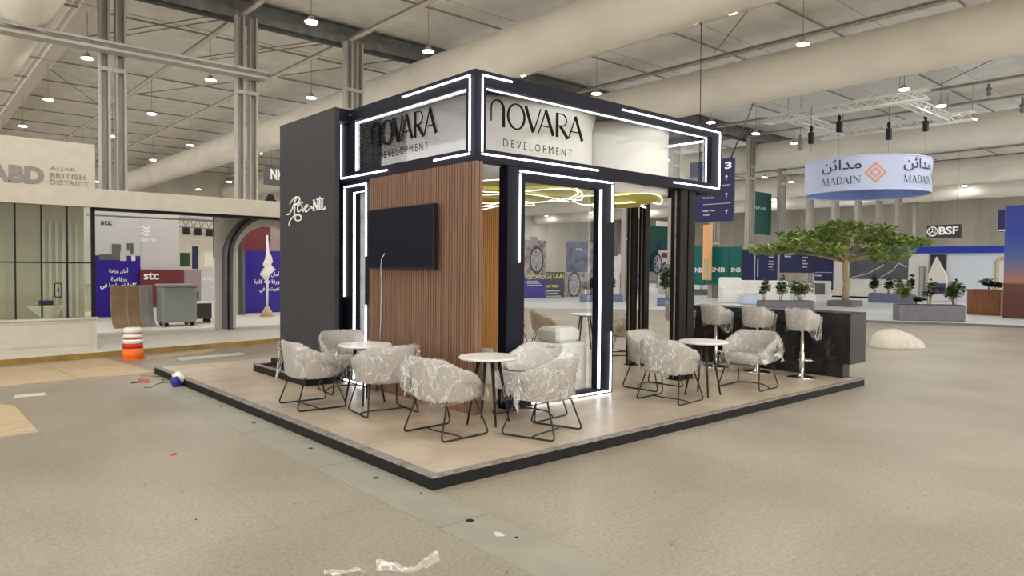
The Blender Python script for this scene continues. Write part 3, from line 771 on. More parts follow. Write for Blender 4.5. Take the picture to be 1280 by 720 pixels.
def cushion():
    n = 28; rows = []
    for r, z in ((.0, .445), (.6, .446), (.88, .438), (1.0, .42), (1.0, .36), (.9, .328)):
        ring = []
        for i in range(n):
            t = 2*PI*i/n; c, s = math.cos(t), math.sin(t); e = 2/4.0
            ring.append((.025+.235*r*math.copysign(abs(c)**e, c), .245*r*math.copysign(abs(s)**e, s), z))
        rows.append(ring)
    m = MB().grid(rows, True, True); o = len(m.v)-n; m.f.append(tuple(range(o, o+n))); m.sm.append(False)
    return m
def wrap(seed, loose=1.0, tail=None):
    """plastic sleeve: outside, over the rim, inside and across the seat, with a ragged hem"""
    rnd = random.Random(seed); off = Vector((rnd.random()*50, rnd.random()*50, rnd.random()*50))
    nu = 49; rows = [[] for _ in range(13)]
    for i in range(nu):
        u = -1.06+2.12*i/(nu-1); x, y, top = shell_pts(max(-1, min(1, u)))
        if abs(u) > 1: x += .03
        hem = .335+.012*nz((u*2, seed, 0), 1.2)-(.06*loose*max(0, nz((u*1.5, seed*3.1, 5), 1.0)-.12))
        prof = [(.875, hem), (.905, hem+.04), (.93, .42), (.965, .50), (1.0, top-.10), (1.03, top-.012), (1.0, top+.014), (.94, top+.010), (.87, top-.06), (.78, .50), (.66, .465), (.36, .458), (.02, .46)]
        for r, (k, z) in enumerate(prof):
            z = max(z, hem) if r < 6 else z
            p = Vector((x*k, y*k, z)); q = p+off
            d = (.004+.005*loose)*nz(q, 4.5)+.003*nz(q, 12)
            if tail and 1 <= r <= 5: g = tail[1]*math.exp(-((u-tail[0])/.16)**2)*(1 if r in (2, 3, 4) else .6); p += Vector((x, y, 0)).normalized()*g; p.z -= (.10*g/tail[1] if r >= 4 else 0)
            rad = Vector((x, y, 0)).normalized()
            p += rad*(d+(.002 if r < 6 else -.003)); p.z += .005*nz(q+Vector((9, 9, 9)), 7)+(.004 if r > 8 else 0)
            rows[r].append(tuple(p))
    m = MB().grid(rows)
    # loose front flap hanging over the seat edge
    fr = []
    for j, (xx, zz) in enumerate(((.20, .465), (.262, .455), (.285, .40), (.288, .34), (.29, .29))):
        ring = []
        for i in range(15):
            v = -1+i/7; zz2 = zz-(.07*loose*max(0, nz((v*2, seed, j*.2), 1.5)) if j > 2 else 0)
            ring.append((xx+.014*nz((v*4+seed, j, 1), 2.1), v*(.25 if j < 2 else .255), zz2+.008*nz((v*5, j, seed), 2)))
        fr.append(ring)
    return m.grid(fr)
def round_path(pts, r, n=5):
    pts = [Vector(p) for p in pts]; out = [pts[0]]
    for i in range(1, len(pts)-1):
        a, b, c = pts[i-1], pts[i], pts[i+1]
        d1 = (a-b).normalized(); d2 = (c-b).normalized(); rr = min(r, (a-b).length*.45, (c-b).length*.45)
        p, q = b+d1*rr, b+d2*rr
        for k in range(n+1):
            t = k/n; out.append(p*(1-t)**2+b*2*t*(1-t)+q*t*t)
    out.append(pts[-1]); return out
def side_loop(s):
    return MB().tube(round_path([(.15, s*.215, .345), (.275, s*.275, .010), (-.275, s*.275, .010), (-.16, s*.215, .345)], .05), .0085, 8)
def cross_arc():
    pts = []
    for i in range(17):
        v = -1+i/8; pts.append((-.03-.10*(1-v*v)**1.0, v*.275, .010+.035*(1-v**4)))
    return MB().tube(pts, .0075, 8)
def flap(seed, u0, w0, w1, z0, z1, out0, out1):
    # a crumpled loose end of the sleeve lying on the outside of the tub
    rows = []
    for j in range(12):
        f = j/11; row = []
        for i in range(11):
            v = -1+i/5; ww = (w0+(w1-w0)*f)*.5*(.55+.45*math.sin(PI*min(1, f+.18)))*(1+.5*nz((v*1.5, f*4, seed+u0*9), 1.3)); u = u0+v*ww+.05*nz((f*3, seed, u0), 1.2); x, y, top = shell_pts(max(-1, min(1, u)))
            z = (z0 if z0 < top else top+.012)*(1-f)+z1*f; k = .935+.09*min(1, max(0, (z-.40)/.28))
            p = Vector((x*k, y*k, z)); rad = Vector((x, y, 0)).normalized()
            p += rad*(.012+out0+(out1-out0)*f+.028*nz((u*7+seed, f*2.2, seed), 1.6)+.012*nz((u*22, f*7, seed), 1.4)); p.z += .045*nz((v*2.3, seed, u0+4), 1.5)*(.3+f)
            row.append(tuple(p))
        rows.append(row)
    return MB().grid(rows)
FLAPS = {1: ((.22, .20, .34, .70, .30, .0, .07), (-.32, .10, .16, .68, .50, .0, .01)), 2: ((.7, .3, .2, .62, .38, .0, .02),), 3: ((-.34, .22, .10, .72, .56, .01, .03), (.15, .06, .1, .66, .5, 0, 0)),
         4: ((.30, .22, .22, .72, .34, .0, .06), (-.16, .20, .10, .72, .48, .0, .015)), 5: ((-.10, .14, .10, .60, .47, .0, .03), (.78, .25, .22, .52, .24, .01, .0)),
         6: ((.45, .5, .6, .72, .40, .02, .05), (-.3, .4, .5, .72, .36, .01, .03)), 7: ((-.05, .55, .35, .71, .37, .0, .02), (.36, .16, .12, .68, .33, .0, .03)), 8: ((.0, .5, .4, .70, .45, 0, .01),), 9: ((.42, .5, .62, .70, .36, .0, .10), (.85, .25, .2, .5, .33, .0, .01))}
_shell, _cush, _arc = chair_shell(), cushion(), cross_arc()
mesh_cache = {}
def cached(key, mb, name, material, parent):
    if key not in mesh_cache:
        o = mb.build(name, material, parent); mesh_cache[key] = o.data; return o
    o = bpy.data.objects.new(name, mesh_cache[key]); COL.objects.link(o); o.parent = parent; return o
def make_chair(x, y, deg, seed, label, loose=1.0, tan=False, tail=None, wm='wrap'):
    t = thing('tub_chair', label, 'chair', (x, y, DK), math.radians(deg), 'plastic-wrapped tub chairs')
    sm = 'shelltan' if tan else 'shell'
    cached(('shell', tan), _shell, 'backrest', sm, t); cached(('cush', tan), _cush, 'seat', sm, t)
    for s in (-1, 1): cached(('loop', s), side_loop(s), 'sled_leg', 'wire', t)
    cached(('arc',), _arc, 'cross_rod', 'wire', t)
    cached(('bar',), MB().tube([(.15, -.215, .335), (.15, .215, .335)], .0085, 8).tube([(-.16, -.215, .335), (-.16, .215, .335)], .0085, 8), 'seat_rail', 'wire', t)
    wrap(seed, loose, tail).build('plastic_cover', wm, t)
    for fl in FLAPS.get(seed, ()): flap(seed, *fl).build('loose_plastic', 'wrapflap', t)
    return t
make_chair(.50, 2.98, -4, 1, 'plastic-wrapped grey tub chair nearest the charcoal tower, seen from its side')
make_chair(1.24, 3.58, -98, 2, 'plastic-wrapped grey tub chair behind the far table, facing the camera', .8)
make_chair(.92, 2.22, 82, 3, 'plastic-wrapped grey tub chair before the far table, its back to the camera', .7)
make_chair(.86, 1.03, 3, 4, 'plastic-wrapped grey tub chair left of the middle table, at the platform corner', 1.1, False, (.28, .10))
make_chair(1.56, .50, 108, 5, 'plastic-wrapped grey tub chair right of the middle table, at the platform front edge', 1.2)
make_chair(1.98, 1.12, -172, 6, 'plastic-wrapped grey tub chair between the middle table and the glass panel', 2.0, False, (.35, .14), 'wrapmilky')
make_chair(3.82, .74, 4, 7, 'plastic-wrapped grey tub chair left of the table by the bar, nearest the front edge', .9)
make_chair(4.36, 1.40, -88, 8, 'plastic-wrapped grey tub chair behind the table by the bar, mostly hidden', 1.0)
make_chair(5.34, .64, 184, 9, 'plastic-wrapped pale tub chair right of the table by the bar, its seat open to view', .8, False, (.42, .10))
make_chair(6.15, 6.2, -60, 10, 'tan tub chair inside the stand, seen through the glass panel near its dark post', .6, True)
make_chair(6.42, 5.5, -40, 11, 'tan tub chair inside the stand, seen through the middle of the glass panel', .6, True)
make_chair(6.75, 3.95, 150, 12, 'tan tub chair seen between the glass panel and the slim posts', .5, True)

def table(x, y, deg, label, h=.65, r=.29):
    t = thing('round_table', label, 'table', (x, y, DK), math.radians(deg), 'small round tables with dark legs')
    MB().lathe([(r-.012, h-.026), (r, h-.018), (r, h-.006), (r-.006, h)], n=48).build('tabletop', 'tabletop', t)
    for k in range(4):
        a = PI/4+k*PI/2
        MB().tube([(.10*math.cos(a), .10*math.sin(a), h-.026), (.215*math.cos(a), .215*math.sin(a), .0)], .019, 10, r2=.010).build('leg', 'tableleg', t)
    MB().lathe([(.13, h-.05), (.13, h-.026)], n=24).build('leg_plate', 'tableleg', t)
    return t
table(1.02, 2.77, 10, 'round white table beside the charcoal tower between three wrapped chairs')
table(1.43, 1.12, 25, 'round white table near the platform corner, before the walnut slat wall')
table(4.40, .69, 5, 'round white table standing before the thick black posts')
table(6.95, 4.98, 30, 'round table inside the stand, seen faintly through the glass panel')

# bar stools
def stool_shell():
    us = [-1+2*i/20 for i in range(21)]; rows = [[] for _ in range(8)]
    for u in us:
        a = u*math.radians(118); c, s = math.cos(a), math.sin(a)
        x = -.20*math.copysign(abs(c)**.72, c); y = .205*math.copysign(abs(s)**.72, s)
        t = abs(u); top = .965 if t < .4 else .965-.13*((t-.4)/.6)
        for r, (k, z) in enumerate(((.5, .665), (.86, .675), (.95, .72), (1.0, (top+.68)/2), (1.05, top-.015), (1.0, top), (.93, top-.02), (.85, .76))):
            rows[r].append((x*k, y*k, z))
    m = MB().grid(rows)
    for col, rev in ((0, False), (20, True)):
        o = len(m.v); m.v += [rows[r][col] for r in range(8)]; m.f.append(tuple(range(o, o+8))); m.sm.append(False)
    o = len(m.v); m.v += rows[0]; m.f.append(tuple(range(o, o+21))); m.sm.append(False)
    return m
def stool_wrap(seed):
    rows = [[] for _ in range(9)]; rnd = random.Random(seed); off = Vector((rnd.random()*40, rnd.random()*40, 3))
    for i in range(37):
        u = -1.15+2.3*i/36; a = u*math.radians(118); c, s = math.cos(a), math.sin(a)
        x = -.205*math.copysign(abs(c)**.72, c); y = .21*math.copysign(abs(s)**.72, s); t = abs(u)
        top = .975 if t < .4 else .975-.13*((t-.4)/.6)
        hem = .67+.015*nz((u*2, seed, 1), 1.2)-.10*max(0, nz((u*1.5, seed*2, 4), 1.0))-.12*min(1, max(0, (-u-.35)/.3))
        for r, (k, z) in enumerate(((.93, hem), (.965, .70), (1.0, .78), (1.035, .86), (1.07, top-.02), (1.02, top+.012), (.9, top-.01), (.8, .79), (.3, .775))):
            p = Vector((x*k, y*k, z)); q = p+off; rad = Vector((x, y, 0)).normalized()
            p += rad*(.009*nz(q, 6)+.003*nz(q, 14)+(.03 if u < -.6 and r < 4 else 0)); p.z += .005*nz(q, 8)
            rows[r].append(tuple(p))
    return MB().grid(rows)
_ss = stool_shell()
def stool(x, y, deg, seed, label):
    t = thing('bar_stool', label, 'bar stool', (x, y, DK), math.radians(deg), 'plastic-wrapped bar stools at the counter')
    cached(('ss',), _ss, 'backrest', 'shell', t)
    cached(('sc',), MB().lathe([(.10, .672), (.165, .68), (.18, .72), (.17, .76), (.10, .768)], n=24), 'seat', 'shell', t)
    col_ = cached(('sp',), MB().lathe([(.034, .02), (.034, .36), (.024, .37), (.024, .66), (.07, .672)], n=20), 'gas_column', 'chrome', t)
    cached(('sb',), MB().lathe([(.195, 0), (.195, .008), (.15, .018), (.05, .032), (.036, .06)], n=36), 'base', 'chrome', t)
    cached(('sf',), MB().tube(round_path([(.0, -.03, .24), (.10, -.115, .24), (.155, -.06, .24), (.155, .06, .24), (.10, .115, .24), (0, .03, .24)], .05), .010, 8), 'footrest', 'chrome', col_)
    stool_wrap(seed).build('plastic_cover', 'wrap', t)
stool(6.68, .60, 0, 21, 'plastic-wrapped bar stool nearest the free end of the black counter')
stool(6.68, 1.28, 2, 22, 'plastic-wrapped bar stool at the counter, second from its free end')
stool(6.68, 1.98, -3, 23, 'plastic-wrapped bar stool at the counter, third from its free end')
stool(6.68, 2.66, 0, 24, 'plastic-wrapped bar stool mostly hidden behind the thick black posts')

# white pedestals inside the stand
def pedestal(x, y, r, h, label, n=28):
    o = thing('white_pedestal', label, 'pedestal', (x, y, DK))
    MB().lathe([(r*.97, 0), (r, .02), (r, h-.05), (r*.96, h-.015), (r*.85, h)], n=n).build('body', 'white', o)
    MB().lathe([(r*.9, h), (r*.88, h+.006)], n=n).build('top_disc', 'tabletop', o)
    return o
pedestal(on_z(608, 441, .5).x, on_z(608, 441, .5).y, .09, .45, 'slim white pedestal beside the slat wall end, in the narrow gap')
pedestal(on_z(627, 440, .5).x, on_z(627, 440, .5).y, .09, .47, 'slim white pedestal beside the dark door post, in the narrow gap')
st = tag(MB().tube([(2.0, 3.3, DK), (2.0, 3.3, .82)], .02, 8).build('white_stick', 'white'), 'thin upright white stick behind the slat wall end', 'stick')
o = thing('wrapped_ottoman', 'square white plastic-wrapped ottoman standing behind the glass panel', 'ottoman', (3.28, 2.03, DK))
MB().rbox(-.26, .26, -.26, .26, 0, .60, .03).build('body', 'cloud', o)
o = thing('wrapped_cushion', 'round-edged white wrapped cushion lying on the white ottoman behind glass', 'cushion', (3.29, 2.04, DK+.60))
MB().rbox(-.20, .20, -.20, .20, 0, .18, .04).build('body', 'cloud', o)
# ================================================================== BACKGROUND, LEFT (the pale booth)
ex, ey = .9895, .1447
def fe(x): return 9.48+(x+1.64)*.1463      # front edge of the neighbouring platform
bp_ = thing('booth_platform', 'cream platform of the neighbouring booth with an ochre front edge', 'platform', (1, 12, 0))
MB().prism([(-7, fe(-7)+.05), (9, fe(9)+.05), (9, 22), (-7, 22)], 0, .08).build('deck', 'white', bp_, True)
MB().prism([(-7, fe(-7)), (9, fe(9)), (9, fe(9)+.06), (-7, fe(-7)+.06)], 0, .084).build('edge_board', 'yellowedge', bp_, True)
SY = 10.25
pz = on_y(60, 399, SY).z
px1 = on_y(121, 420, SY).x
pa = thing('parapet_wall', 'low cream parapet wall with moulded panels under the shop glazing', 'parapet', (-2, SY, .08))
MB().box(-7, px1, SY, SY+.22, .08, pz-.03).build('body', 'plaster', pa, True)
MB().rbox(-7.02, px1+.03, SY-.03, SY+.25, pz-.03, pz+.01, .008).build('coping', 'plaster', pa, True)
m = MB()
for x0, x1 in ((-5.2, -3.5), (-3.3, -1.75), (-1.62, px1-.1)):
    for q in ((x0, x1, .58, .60), (x0, x1, .18, .20), (x0, x0+.02, .20, .58), (x1-.02, x1, .20, .58)): m.box(q[0], q[1], SY-.012, SY, q[2], q[3])
m.build('panel_moulding', 'plaster', pa, True)
sh = thing('shop_glazing', 'glass shop front with thin black bars over the cream parapet', 'glazing', (-2, SY+.05, pz))
GY = SY+.08; zt = 2.63
MB().box(-7, px1, GY+.01, GY+.016, pz, zt).build('pane', 'shopglass', sh, True)
for p in (-48, -14, 19, 52, 84):
    x = on_y(p, 320, GY).x; MB().box(x-.012, x+.012, GY-.01, GY+.03, pz, zt).build('mullion', 'plastic_black', sh, True)
x = on_y(116.5, 320, GY).x; MB().box(x-.03, x+.03, GY-.02, GY+.05, pz, zt).build('corner_post', 'edge', sh, True)
z = on_y(50, 328, GY).z; MB().box(-7, px1, GY-.012, GY+.028, z-.012, z+.012).build('transom', 'plastic_black', sh, True)
hx0, hx1, hz0, hz1 = on_y(68, 371, GY).x, on_y(76.5, 371, GY).x, on_y(72, 371, GY).z, on_y(72, 354, GY).z
MB().tube(round_path([((hx0+hx1)/2, GY-.05, hz0), (hx1, GY-.05, hz0), (hx1, GY-.05, hz1), (hx0, GY-.05, hz1), (hx0, GY-.05, hz0), ((hx0+hx1)/2, GY-.05, hz0)], .025), .009, 8).tube([((hx0+hx1)/2, GY-.05, (hz0+hz1)/2-.04), ((hx0+hx1)/2, GY-.05, (hz0+hz1)/2+.04)], .012, 8).tube([(hx0, GY-.05, (hz0+hz1)/2), (hx0, GY+.01, (hz0+hz1)/2)], .008, 6).build('handle', 'plastic_black', sh, True)
fa = thing('booth_fascia', 'long cream fascia beam over the shop glazing, black trim below', 'fascia', (0, SY, 2.62))
MB().box(-7, 7.5, SY-.05, SY+.12, 2.62, 2.945).box(-7, 7.5, SY+.12, 13.6, 2.86, 2.945).build('beam', 'plaster', fa, True)
MB().box(-.18, 3.2, SY+.0, SY+.10, 2.565, 2.62).build('black_trim', 'edge', fa, True)
MB().box(-.18, 2.2, SY+.6, SY+.63, 2.50, 2.53).build('hanging_rail', 'tray', fa, True)
sw_ = thing('sign_wall', 'tall cream sign wall with large grey letters standing on the fascia', 'sign wall', (-2, SY, 2.945))
sx1 = on_y(118.5, 205, SY).x
MB().box(-7, sx1, SY-.02, SY+.12, 2.945, on_y(118, 181, SY).z).build('body', 'plaster', sw_, True)
m = MB(); q0 = on_y(-17, 226, SY-.03); q1 = on_y(55.5, 226, SY-.03); q2 = on_y(45, 203, SY-.03)
letters(m, 'ABD', (q0.x, SY-.03, q0.z), (1, 0, 0), (0, 0, 1), q1.x-q0.x, q2.z-q1.z, 1.0, .055); m.build('large_letters', 'greylet', sw_, True)
m = MB()
for s, p0, p1, yb, yt in (('ALJAR', 62.5, 94.5, 213.5, 207.5), ('BRITISH', 62.5, 106.5, 222, 215.5), ('DISTRICT', 62.5, 111, 230.5, 224)):
    a, c, d = on_y(p0, yb, SY-.03), on_y(p1, yb, SY-.03), on_y(p0, yt, SY-.03)
    letters(m, s, (a.x, SY-.03, a.z), (1, 0, 0), (0, 0, 1), c.x-a.x, d.z-a.z, 1.1, .012)
m.build('small_letters', 'greylet', sw_, True)
# booth interior
iw = thing('booth_back_wall', 'beige interior wall of the neighbouring booth behind its glazing', 'wall panel', (-2, 13.4, .08))
MB().box(-7, .22, 13.4, 13.5, .08, 2.86).build('panel', 'cream', iw, True)
m = MB()
for i in range(6): m.box(-.55+i*.12, -.50+i*.12, 13.36, 13.4, .08, 2.5)
m.build('slats', 'white', iw, True)
MB().box(-1.15, -.6, 13.37, 13.4, .08, 2.3).build('door_leaf', 'plaster', iw, True)
o = thing('round_pouf', 'dark round pouf behind the shop glazing at the left edge', 'pouf', on_z(-2, 399, .08)+Vector((0, .8, 0)))
MB().lathe([(.24, 0), (.3, .06), (.3, .6), (.25, .68), (.0, .70)], n=28, capt=False).build('body', 'slate', o)
o = thing('display_table', 'white conical display table with a dark object behind the shop glazing', 'table', Vector((-.72, 11.6, .08)))
MB().lathe([(.34, 0), (.10, .52), (.30, .72), (.30, .75)], n=28).build('body', 'white', o)
MB().rbox(-.12, .10, -.07, .07, .75, .84, .01).build('dark_top', 'darkblue', o)

# white wall with the arch
AY = 13.0
ol, il = on_y(283.5, 400, AY).x, on_y(298, 400, AY).x
zc = on_y(284, 322, AY).z; R1 = on_y(350, 266, AY).z-zc; cx = ol+R1
def arch_poly(r_out, r_in, zb):
    o = [(cx-r_out, zb)]+[(cx+r_out*math.cos(math.radians(180-i*7.5)), zc+r_out*math.sin(math.radians(180-i*7.5))) for i in range(25)]+[(cx+r_out, zb)]
    i_ = [(cx+r_in, zb)]+[(cx+r_in*math.cos(math.radians(i*7.5)), zc+r_in*math.sin(math.radians(i*7.5))) for i in range(25)]+[(cx-r_in, zb)]
    return o, i_
def arch_band(mb, r_out, r_in, zb, y0, y1):
    o, i_ = arch_poly(r_out, r_in, zb); i_ = i_[::-1]; n = len(o)
    vs = [(p[0], y0, p[1]) for p in o]+[(p[0], y0, p[1]) for p in i_]+[(p[0], y1, p[1]) for p in o]+[(p[0], y1, p[1]) for p in i_]
    fs = []
    for k in range(n-1):
        fs += [(k, k+1, n+k+1, n+k), (2*n+k, 2*n+k+1, 3*n+k+1, 3*n+k), (k, k+1, 2*n+k+1, 2*n+k), (n+k, n+k+1, 3*n+k+1, 3*n+k)]
    fs += [(0, n, 3*n, 2*n), (n-1, 2*n-1, 4*n-1, 3*n-1)]
    return mb.add(vs, fs)
ar = thing('arch_frame', 'dark grey arch frame standing before a white wall', 'arch', (cx, AY, .08))
arch_band(MB(), R1, R1-.13, .08, AY-.05, AY+.32).build('frame', 'slate', ar, True)
arch_band(MB(), R1+.004, R1-.05, .08, AY-.056, AY-.045).build('black_border', 'edge', ar, True)
aw = thing('arch_wall', 'white wall around the dark arch, with an arched opening', 'wall panel', (cx, AY+.4, .08))
wl = on_y(268, 330, AY+.35).x; r_in = R1-.34
m = arch_band(MB(), R1-.02, r_in, .08, AY+.33, AY+.45)
m.box(wl, ol+.06, AY+.33, AY+.45, .08, 2.86)
o_, _ = arch_poly(R1-.02, r_in, .08)
pts = [(p[0], p[1]) for p in o_[1:-1]]
half = len(pts)//2
m.prism([(wl, 2.86)]+[(wl, zc)]+pts[:half+1]+[(cx, 2.9)], AY+.34, AY+.44, 'y')
m.prism([(cx, 2.9)]+pts[half:]+[(cx+R1+.6, zc), (cx+R1+.6, 2.86)], AY+.34, AY+.44, 'y')
m.build('panel', 'white', aw, True)

# printed panels deep in the hall behind the pale booth
def panel_y(name, label, cat, Y, p0, p1, t, b_, material, th=.08, group=None, foot=None):
    pm = (p0+p1)/2; x0, x1 = on_y(p0, (t+b_)/2, Y).x, on_y(p1, (t+b_)/2, Y).x; z1, z0 = on_y(pm, t, Y).z, max(.0, on_y(pm, b_, Y).z)
    o = thing(name, label, cat, ((x0+x1)/2, Y, z0), 0, group)
    MB().box(x0, x1, Y, Y+th, z0, z1).build('panel', material, o, True)
    if foot is not None and z0 > foot+.01: MB().box(x0+.02, x1-.02, Y+.01, Y+th-.01, foot, z0).build('foot_panel', 'white', o, True)
    return o
def rect_y(o, name, Y, p0, p1, t, b_, material, th=.012):
    pm = (p0+p1)/2; x0, x1 = on_y(p0, (t+b_)/2, Y).x, on_y(p1, (t+b_)/2, Y).x
    return MB().box(x0, x1, Y-th, Y, on_y(pm, b_, Y).z, on_y(pm, t, Y).z).build(name, material, o, True)
def text_y(o, s, Y, p0, p1, t, b_, material='whitelet', bold=.0, space=1.0, name='lettering'):
    a, c, d = on_y(p0, b_, Y), on_y(p1, b_, Y), on_y((p0+p1)/2, t, Y)
    m = MB(); letters(m, s, (a.x, Y-.016, a.z), (1, 0, 0), (0, 0, 1), c.x-a.x, d.z-on_y((p0+p1)/2, b_, Y).z, space, bold); return m.build(name, material, o, True)
PYL = 17.72
p = panel_y('advert_panel', 'white and violet-blue advert panel with Arabic lettering behind the cardboard sheets', 'advert panel', PYL, 117, 175.5, 264, 396, 'palegrey', foot=.08)
rect_y(p, 'blue_field', PYL, 117.5, 175.3, 319.5, 396, 'purple')
rect_y(p, 'device_print', PYL, 140, 151, 305, 325, 'slate', .02); rect_y(p, 'device_print', PYL, 124, 150, 318, 325, 'slate', .018); rect_y(p, 'device_print', PYL, 158.5, 161.5, 304, 313, 'slate', .02); rect_y(p, 'device_print', PYL, 163, 166.5, 304, 317, 'slate', .02); rect_y(p, 'device_print', PYL, 150, 158, 314, 326, 'palegrey', .021); rect_y(p, 'device_print', PYL, 164, 169, 320, 326, 'white', .021)
text_y(p, 'stc', PYL, 125.5, 140, 275, 281, 'darkblue', .015)
text_y(p, arabic('أمان وراحة'), PYL, 136, 160, 334.5, 342.5, bold=.01); text_y(p, arabic('ورفاهية'), PYL, 138.5, 158.5, 346, 353, bold=.01); text_y(p, arabic('كلها تعيشها في'), PYL, 125, 170.5, 354, 362.5, bold=.03)
text_y(p, 'stc', PYL, 146, 160, 379, 386, 'purple')
p = panel_y('projection_panel', 'tall pale grey panel with a small white wave emblem', 'panel', 17.74, 175.5, 224, 268, 340, 'palegrey')
m = MB(); YY = 17.74-.015
for k in range(3):
    a = on_y(175, 286+k*4.2, YY); st = [([(0, .05), (.07, .08), (.15, .0), (.24, .05)], .035, .05)]
    strokes_to(m, st, (a.x, YY, a.z), (1, 0, 0), (0, 0, 1), 1, 1)
m.build('emblem', 'whitelet', p, True)
text_y(p, 'BRATEP', 17.74, 175.5, 195.5, 298, 302.5, bold=.02)
p = panel_y('container_panel', 'maroon corrugated container panel with white stc lettering', 'panel', 17.6, 175.5, 230, 337, 384, 'maroon', foot=.08)
text_y(p, 'stc', 17.6, 179.5, 198.5, 340.5, 349.5, bold=.02)
p = panel_y('mauve_panel', 'mauve and grey printed panel right of the maroon container panel', 'panel', 17.64, 230, 272, 337, 400, 'pinkgrey', foot=.08)
rect_y(p, 'grey_field', 17.64, 251, 271, 338, 400, 'palegrey'); text_y(p, arabic('عيشها'), 17.64, 252, 268, 344, 351); text_y(p, arabic('في'), 17.64, 262, 268, 354, 360); rect_y(p, 'device_print', 17.64, 242, 248, 364, 374, 'photoblue')
p = panel_y('advert_panel', 'violet-blue advert panel seen through the arch, with white Arabic lettering', 'advert panel', 17.55, 307, 352, 314, 391, 'purple', foot=.08)
text_y(p, arabic('أمان وراحة'), 17.55, 325, 349, 339, 346.5, bold=.02); text_y(p, arabic('ورفاهية كلها'), 17.55, 318, 349, 349, 356, bold=.02); text_y(p, arabic('تعيشها في'), 17.55, 324, 349, 359, 366, bold=.02)
p = panel_y('picture_panel', 'maroon and mauve picture panel above the blue advert in the arch', 'panel', 17.6, 304, 354, 272, 314, 'maroon')
rect_y(p, 'mauve_field', 17.6, 338, 354, 272, 314, 'pinkgrey')
o = thing('wrapped_stand', 'narrow white draped stand with a sand-coloured foot inside the arch', 'draped stand', on_y(334, 391, 16.8))
gz = on_y(334, 391, 16.8); o.location.z = .08; WM[o.name] = Matrix.Translation((gz.x, gz.y, .08))
MB().lathe([(.22, 0), (.05, .30)], n=14).build('foot', 'plywood', o)
MB().tube([(0, 0, .28), (.01, 0, 1.2), (0, 0, 2.45)], .035, 8).grid([[(.02+(r_*(1+.9*nz((z_*3, math.cos(2*PI*k/14), math.sin(2*PI*k/14)), 1.5)))*math.cos(2*PI*k/14), r_*.7*math.sin(2*PI*k/14), z_+.10*math.sin(2*PI*k/14+1)) for k in range(14)] for r_, z_ in ((.04, 1.15), (.12, 1.26), (.20, 1.36), (.12, 1.46), (.09, 1.56), (.17, 1.64), (.10, 1.72), (.05, 1.85), (.03, 2.2))], True, True).build('drape', 'cloud', o)
p = panel_y('booth_wall', 'beige booth wall with ceiling rig far behind the maroon panel', 'wall panel', 26.0, 219, 290, 286, 400, 'cream')
rect_y(p, 'purple_banner', 26.0, 240, 247.5, 308, 336, 'darkblue', .03); rect_y(p, 'lit_panel', 26.0, 255, 268.5, 314, 334, 'white', .03); rect_y(p, 'green_print', 26.0, 225, 237, 316, 333, 'leafdark', .03)
rg = thing('lighting_rig', 'dark horizontal lighting rig bar over the far beige booth wall', 'lighting rig', on_y(246, 280, 25.5))
a = on_y(222, 283, 25.5); c = on_y(290, 288, 25.5)
for dz in (0, .35): MB().tube([a+Vector((0, 0, dz)), c+Vector((0, 0, dz))], .03, 6).build('chord', 'purlin', rg, True)
m = MB(); N = 14
for i in range(N):
    q0 = a.lerp(c, i/N); q1 = a.lerp(c, (i+1)/N); m.tube([q0+Vector((0, 0, .35*(i % 2))), q1+Vector((0, 0, .35*((i+1) % 2)))], .018, 5)
m.build('lattice', 'purlin', rg, True)
for i in (2, 5, 8, 11): q = a.lerp(c, i/N); MB().rbox(q.x-.12, q.x+.12, q.y-.12, q.y+.12, q.z-.30, q.z-.02, .02).build('lamp_head', 'plastic_black', rg, True)
p = panel_y('hanging_banner', 'small grey hanging banner with white letters left of the charcoal tower', 'banner', 22.0, 330, 356, 208, 232, 'slate', .05)
text_y(p, 'NK', 22.0, 338, 355, 211, 224, bold=.04)
o = thing('moving_head_lamp', 'black moving-head stage lamp on the booth roof beside the charcoal tower', 'stage lamp', (0, 0, 0))
q = on_y(338, 252, 13.3); o.location = (q.x, 13.3, 2.945); WM[o.name] = Matrix.Translation((q.x, 13.3, 2.945))
MB().rbox(-.12, .12, -.1, .1, 0, .1, .015).build('base', 'plastic_black', o); MB().box(-.13, -.10, -.05, .05, .1, .33).box(.10, .13, -.05, .05, .1, .33).build('yoke', 'plastic_black', o)
MB().lathe([(.07, .18), (.10, .24), (.10, .40), (.06, .46)], n=18).build('head', 'plastic_black', o)

# things standing in front of the panels
def cboard(x0, x1, yb, label, face):
    o = thing('curved_board', label, 'curved board', ((x0+x1)/2, yb, .08), 0, None)
    prof = [(0, 0), (.16, .10), (.27, .28), (.33, .52), (.36, .80), (.37, 1.02)]
    inn = [(p[0]+.05, p[1]) for p in prof]
    m = MB().prism([(yb+p[0], .08+p[1]) for p in prof]+[(yb+p[0], .08+p[1]) for p in inn[::-1]], x0, x1, 'x'); m.build('sheet', face, o, True)
    MB().prism([(yb+p[0]-.003, .08+p[1]) for p in prof]+[(yb+p[0]+.003, .08+p[1]) for p in inn[::-1]], x1, x1+.03, 'x').build('edge', 'greyboard', o, True)
bx = on_z(143, 411, .08); bx2 = on_z(186, 411, .08); W = bx2.x-bx.x
cboard(bx.x, bx.x+W*.52, bx.y, 'brown bent board at the left of the curved stack before the blue advert', 'kraft')
cboard(bx.x+W*.56, bx.x+W, bx.y+.02, 'brown bent board in the middle of the curved stack', 'kraft')
cboard(bx.x+W+.05, bx.x+W+.17, bx.y+.06, 'narrow grey-edged bent board beside the brown ones', 'greyboard')
cboard(bx.x+W+.22, bx.x+W+.29, bx.y+.10, 'narrow grey-edged bent board next to the grey bin', 'greyboard')
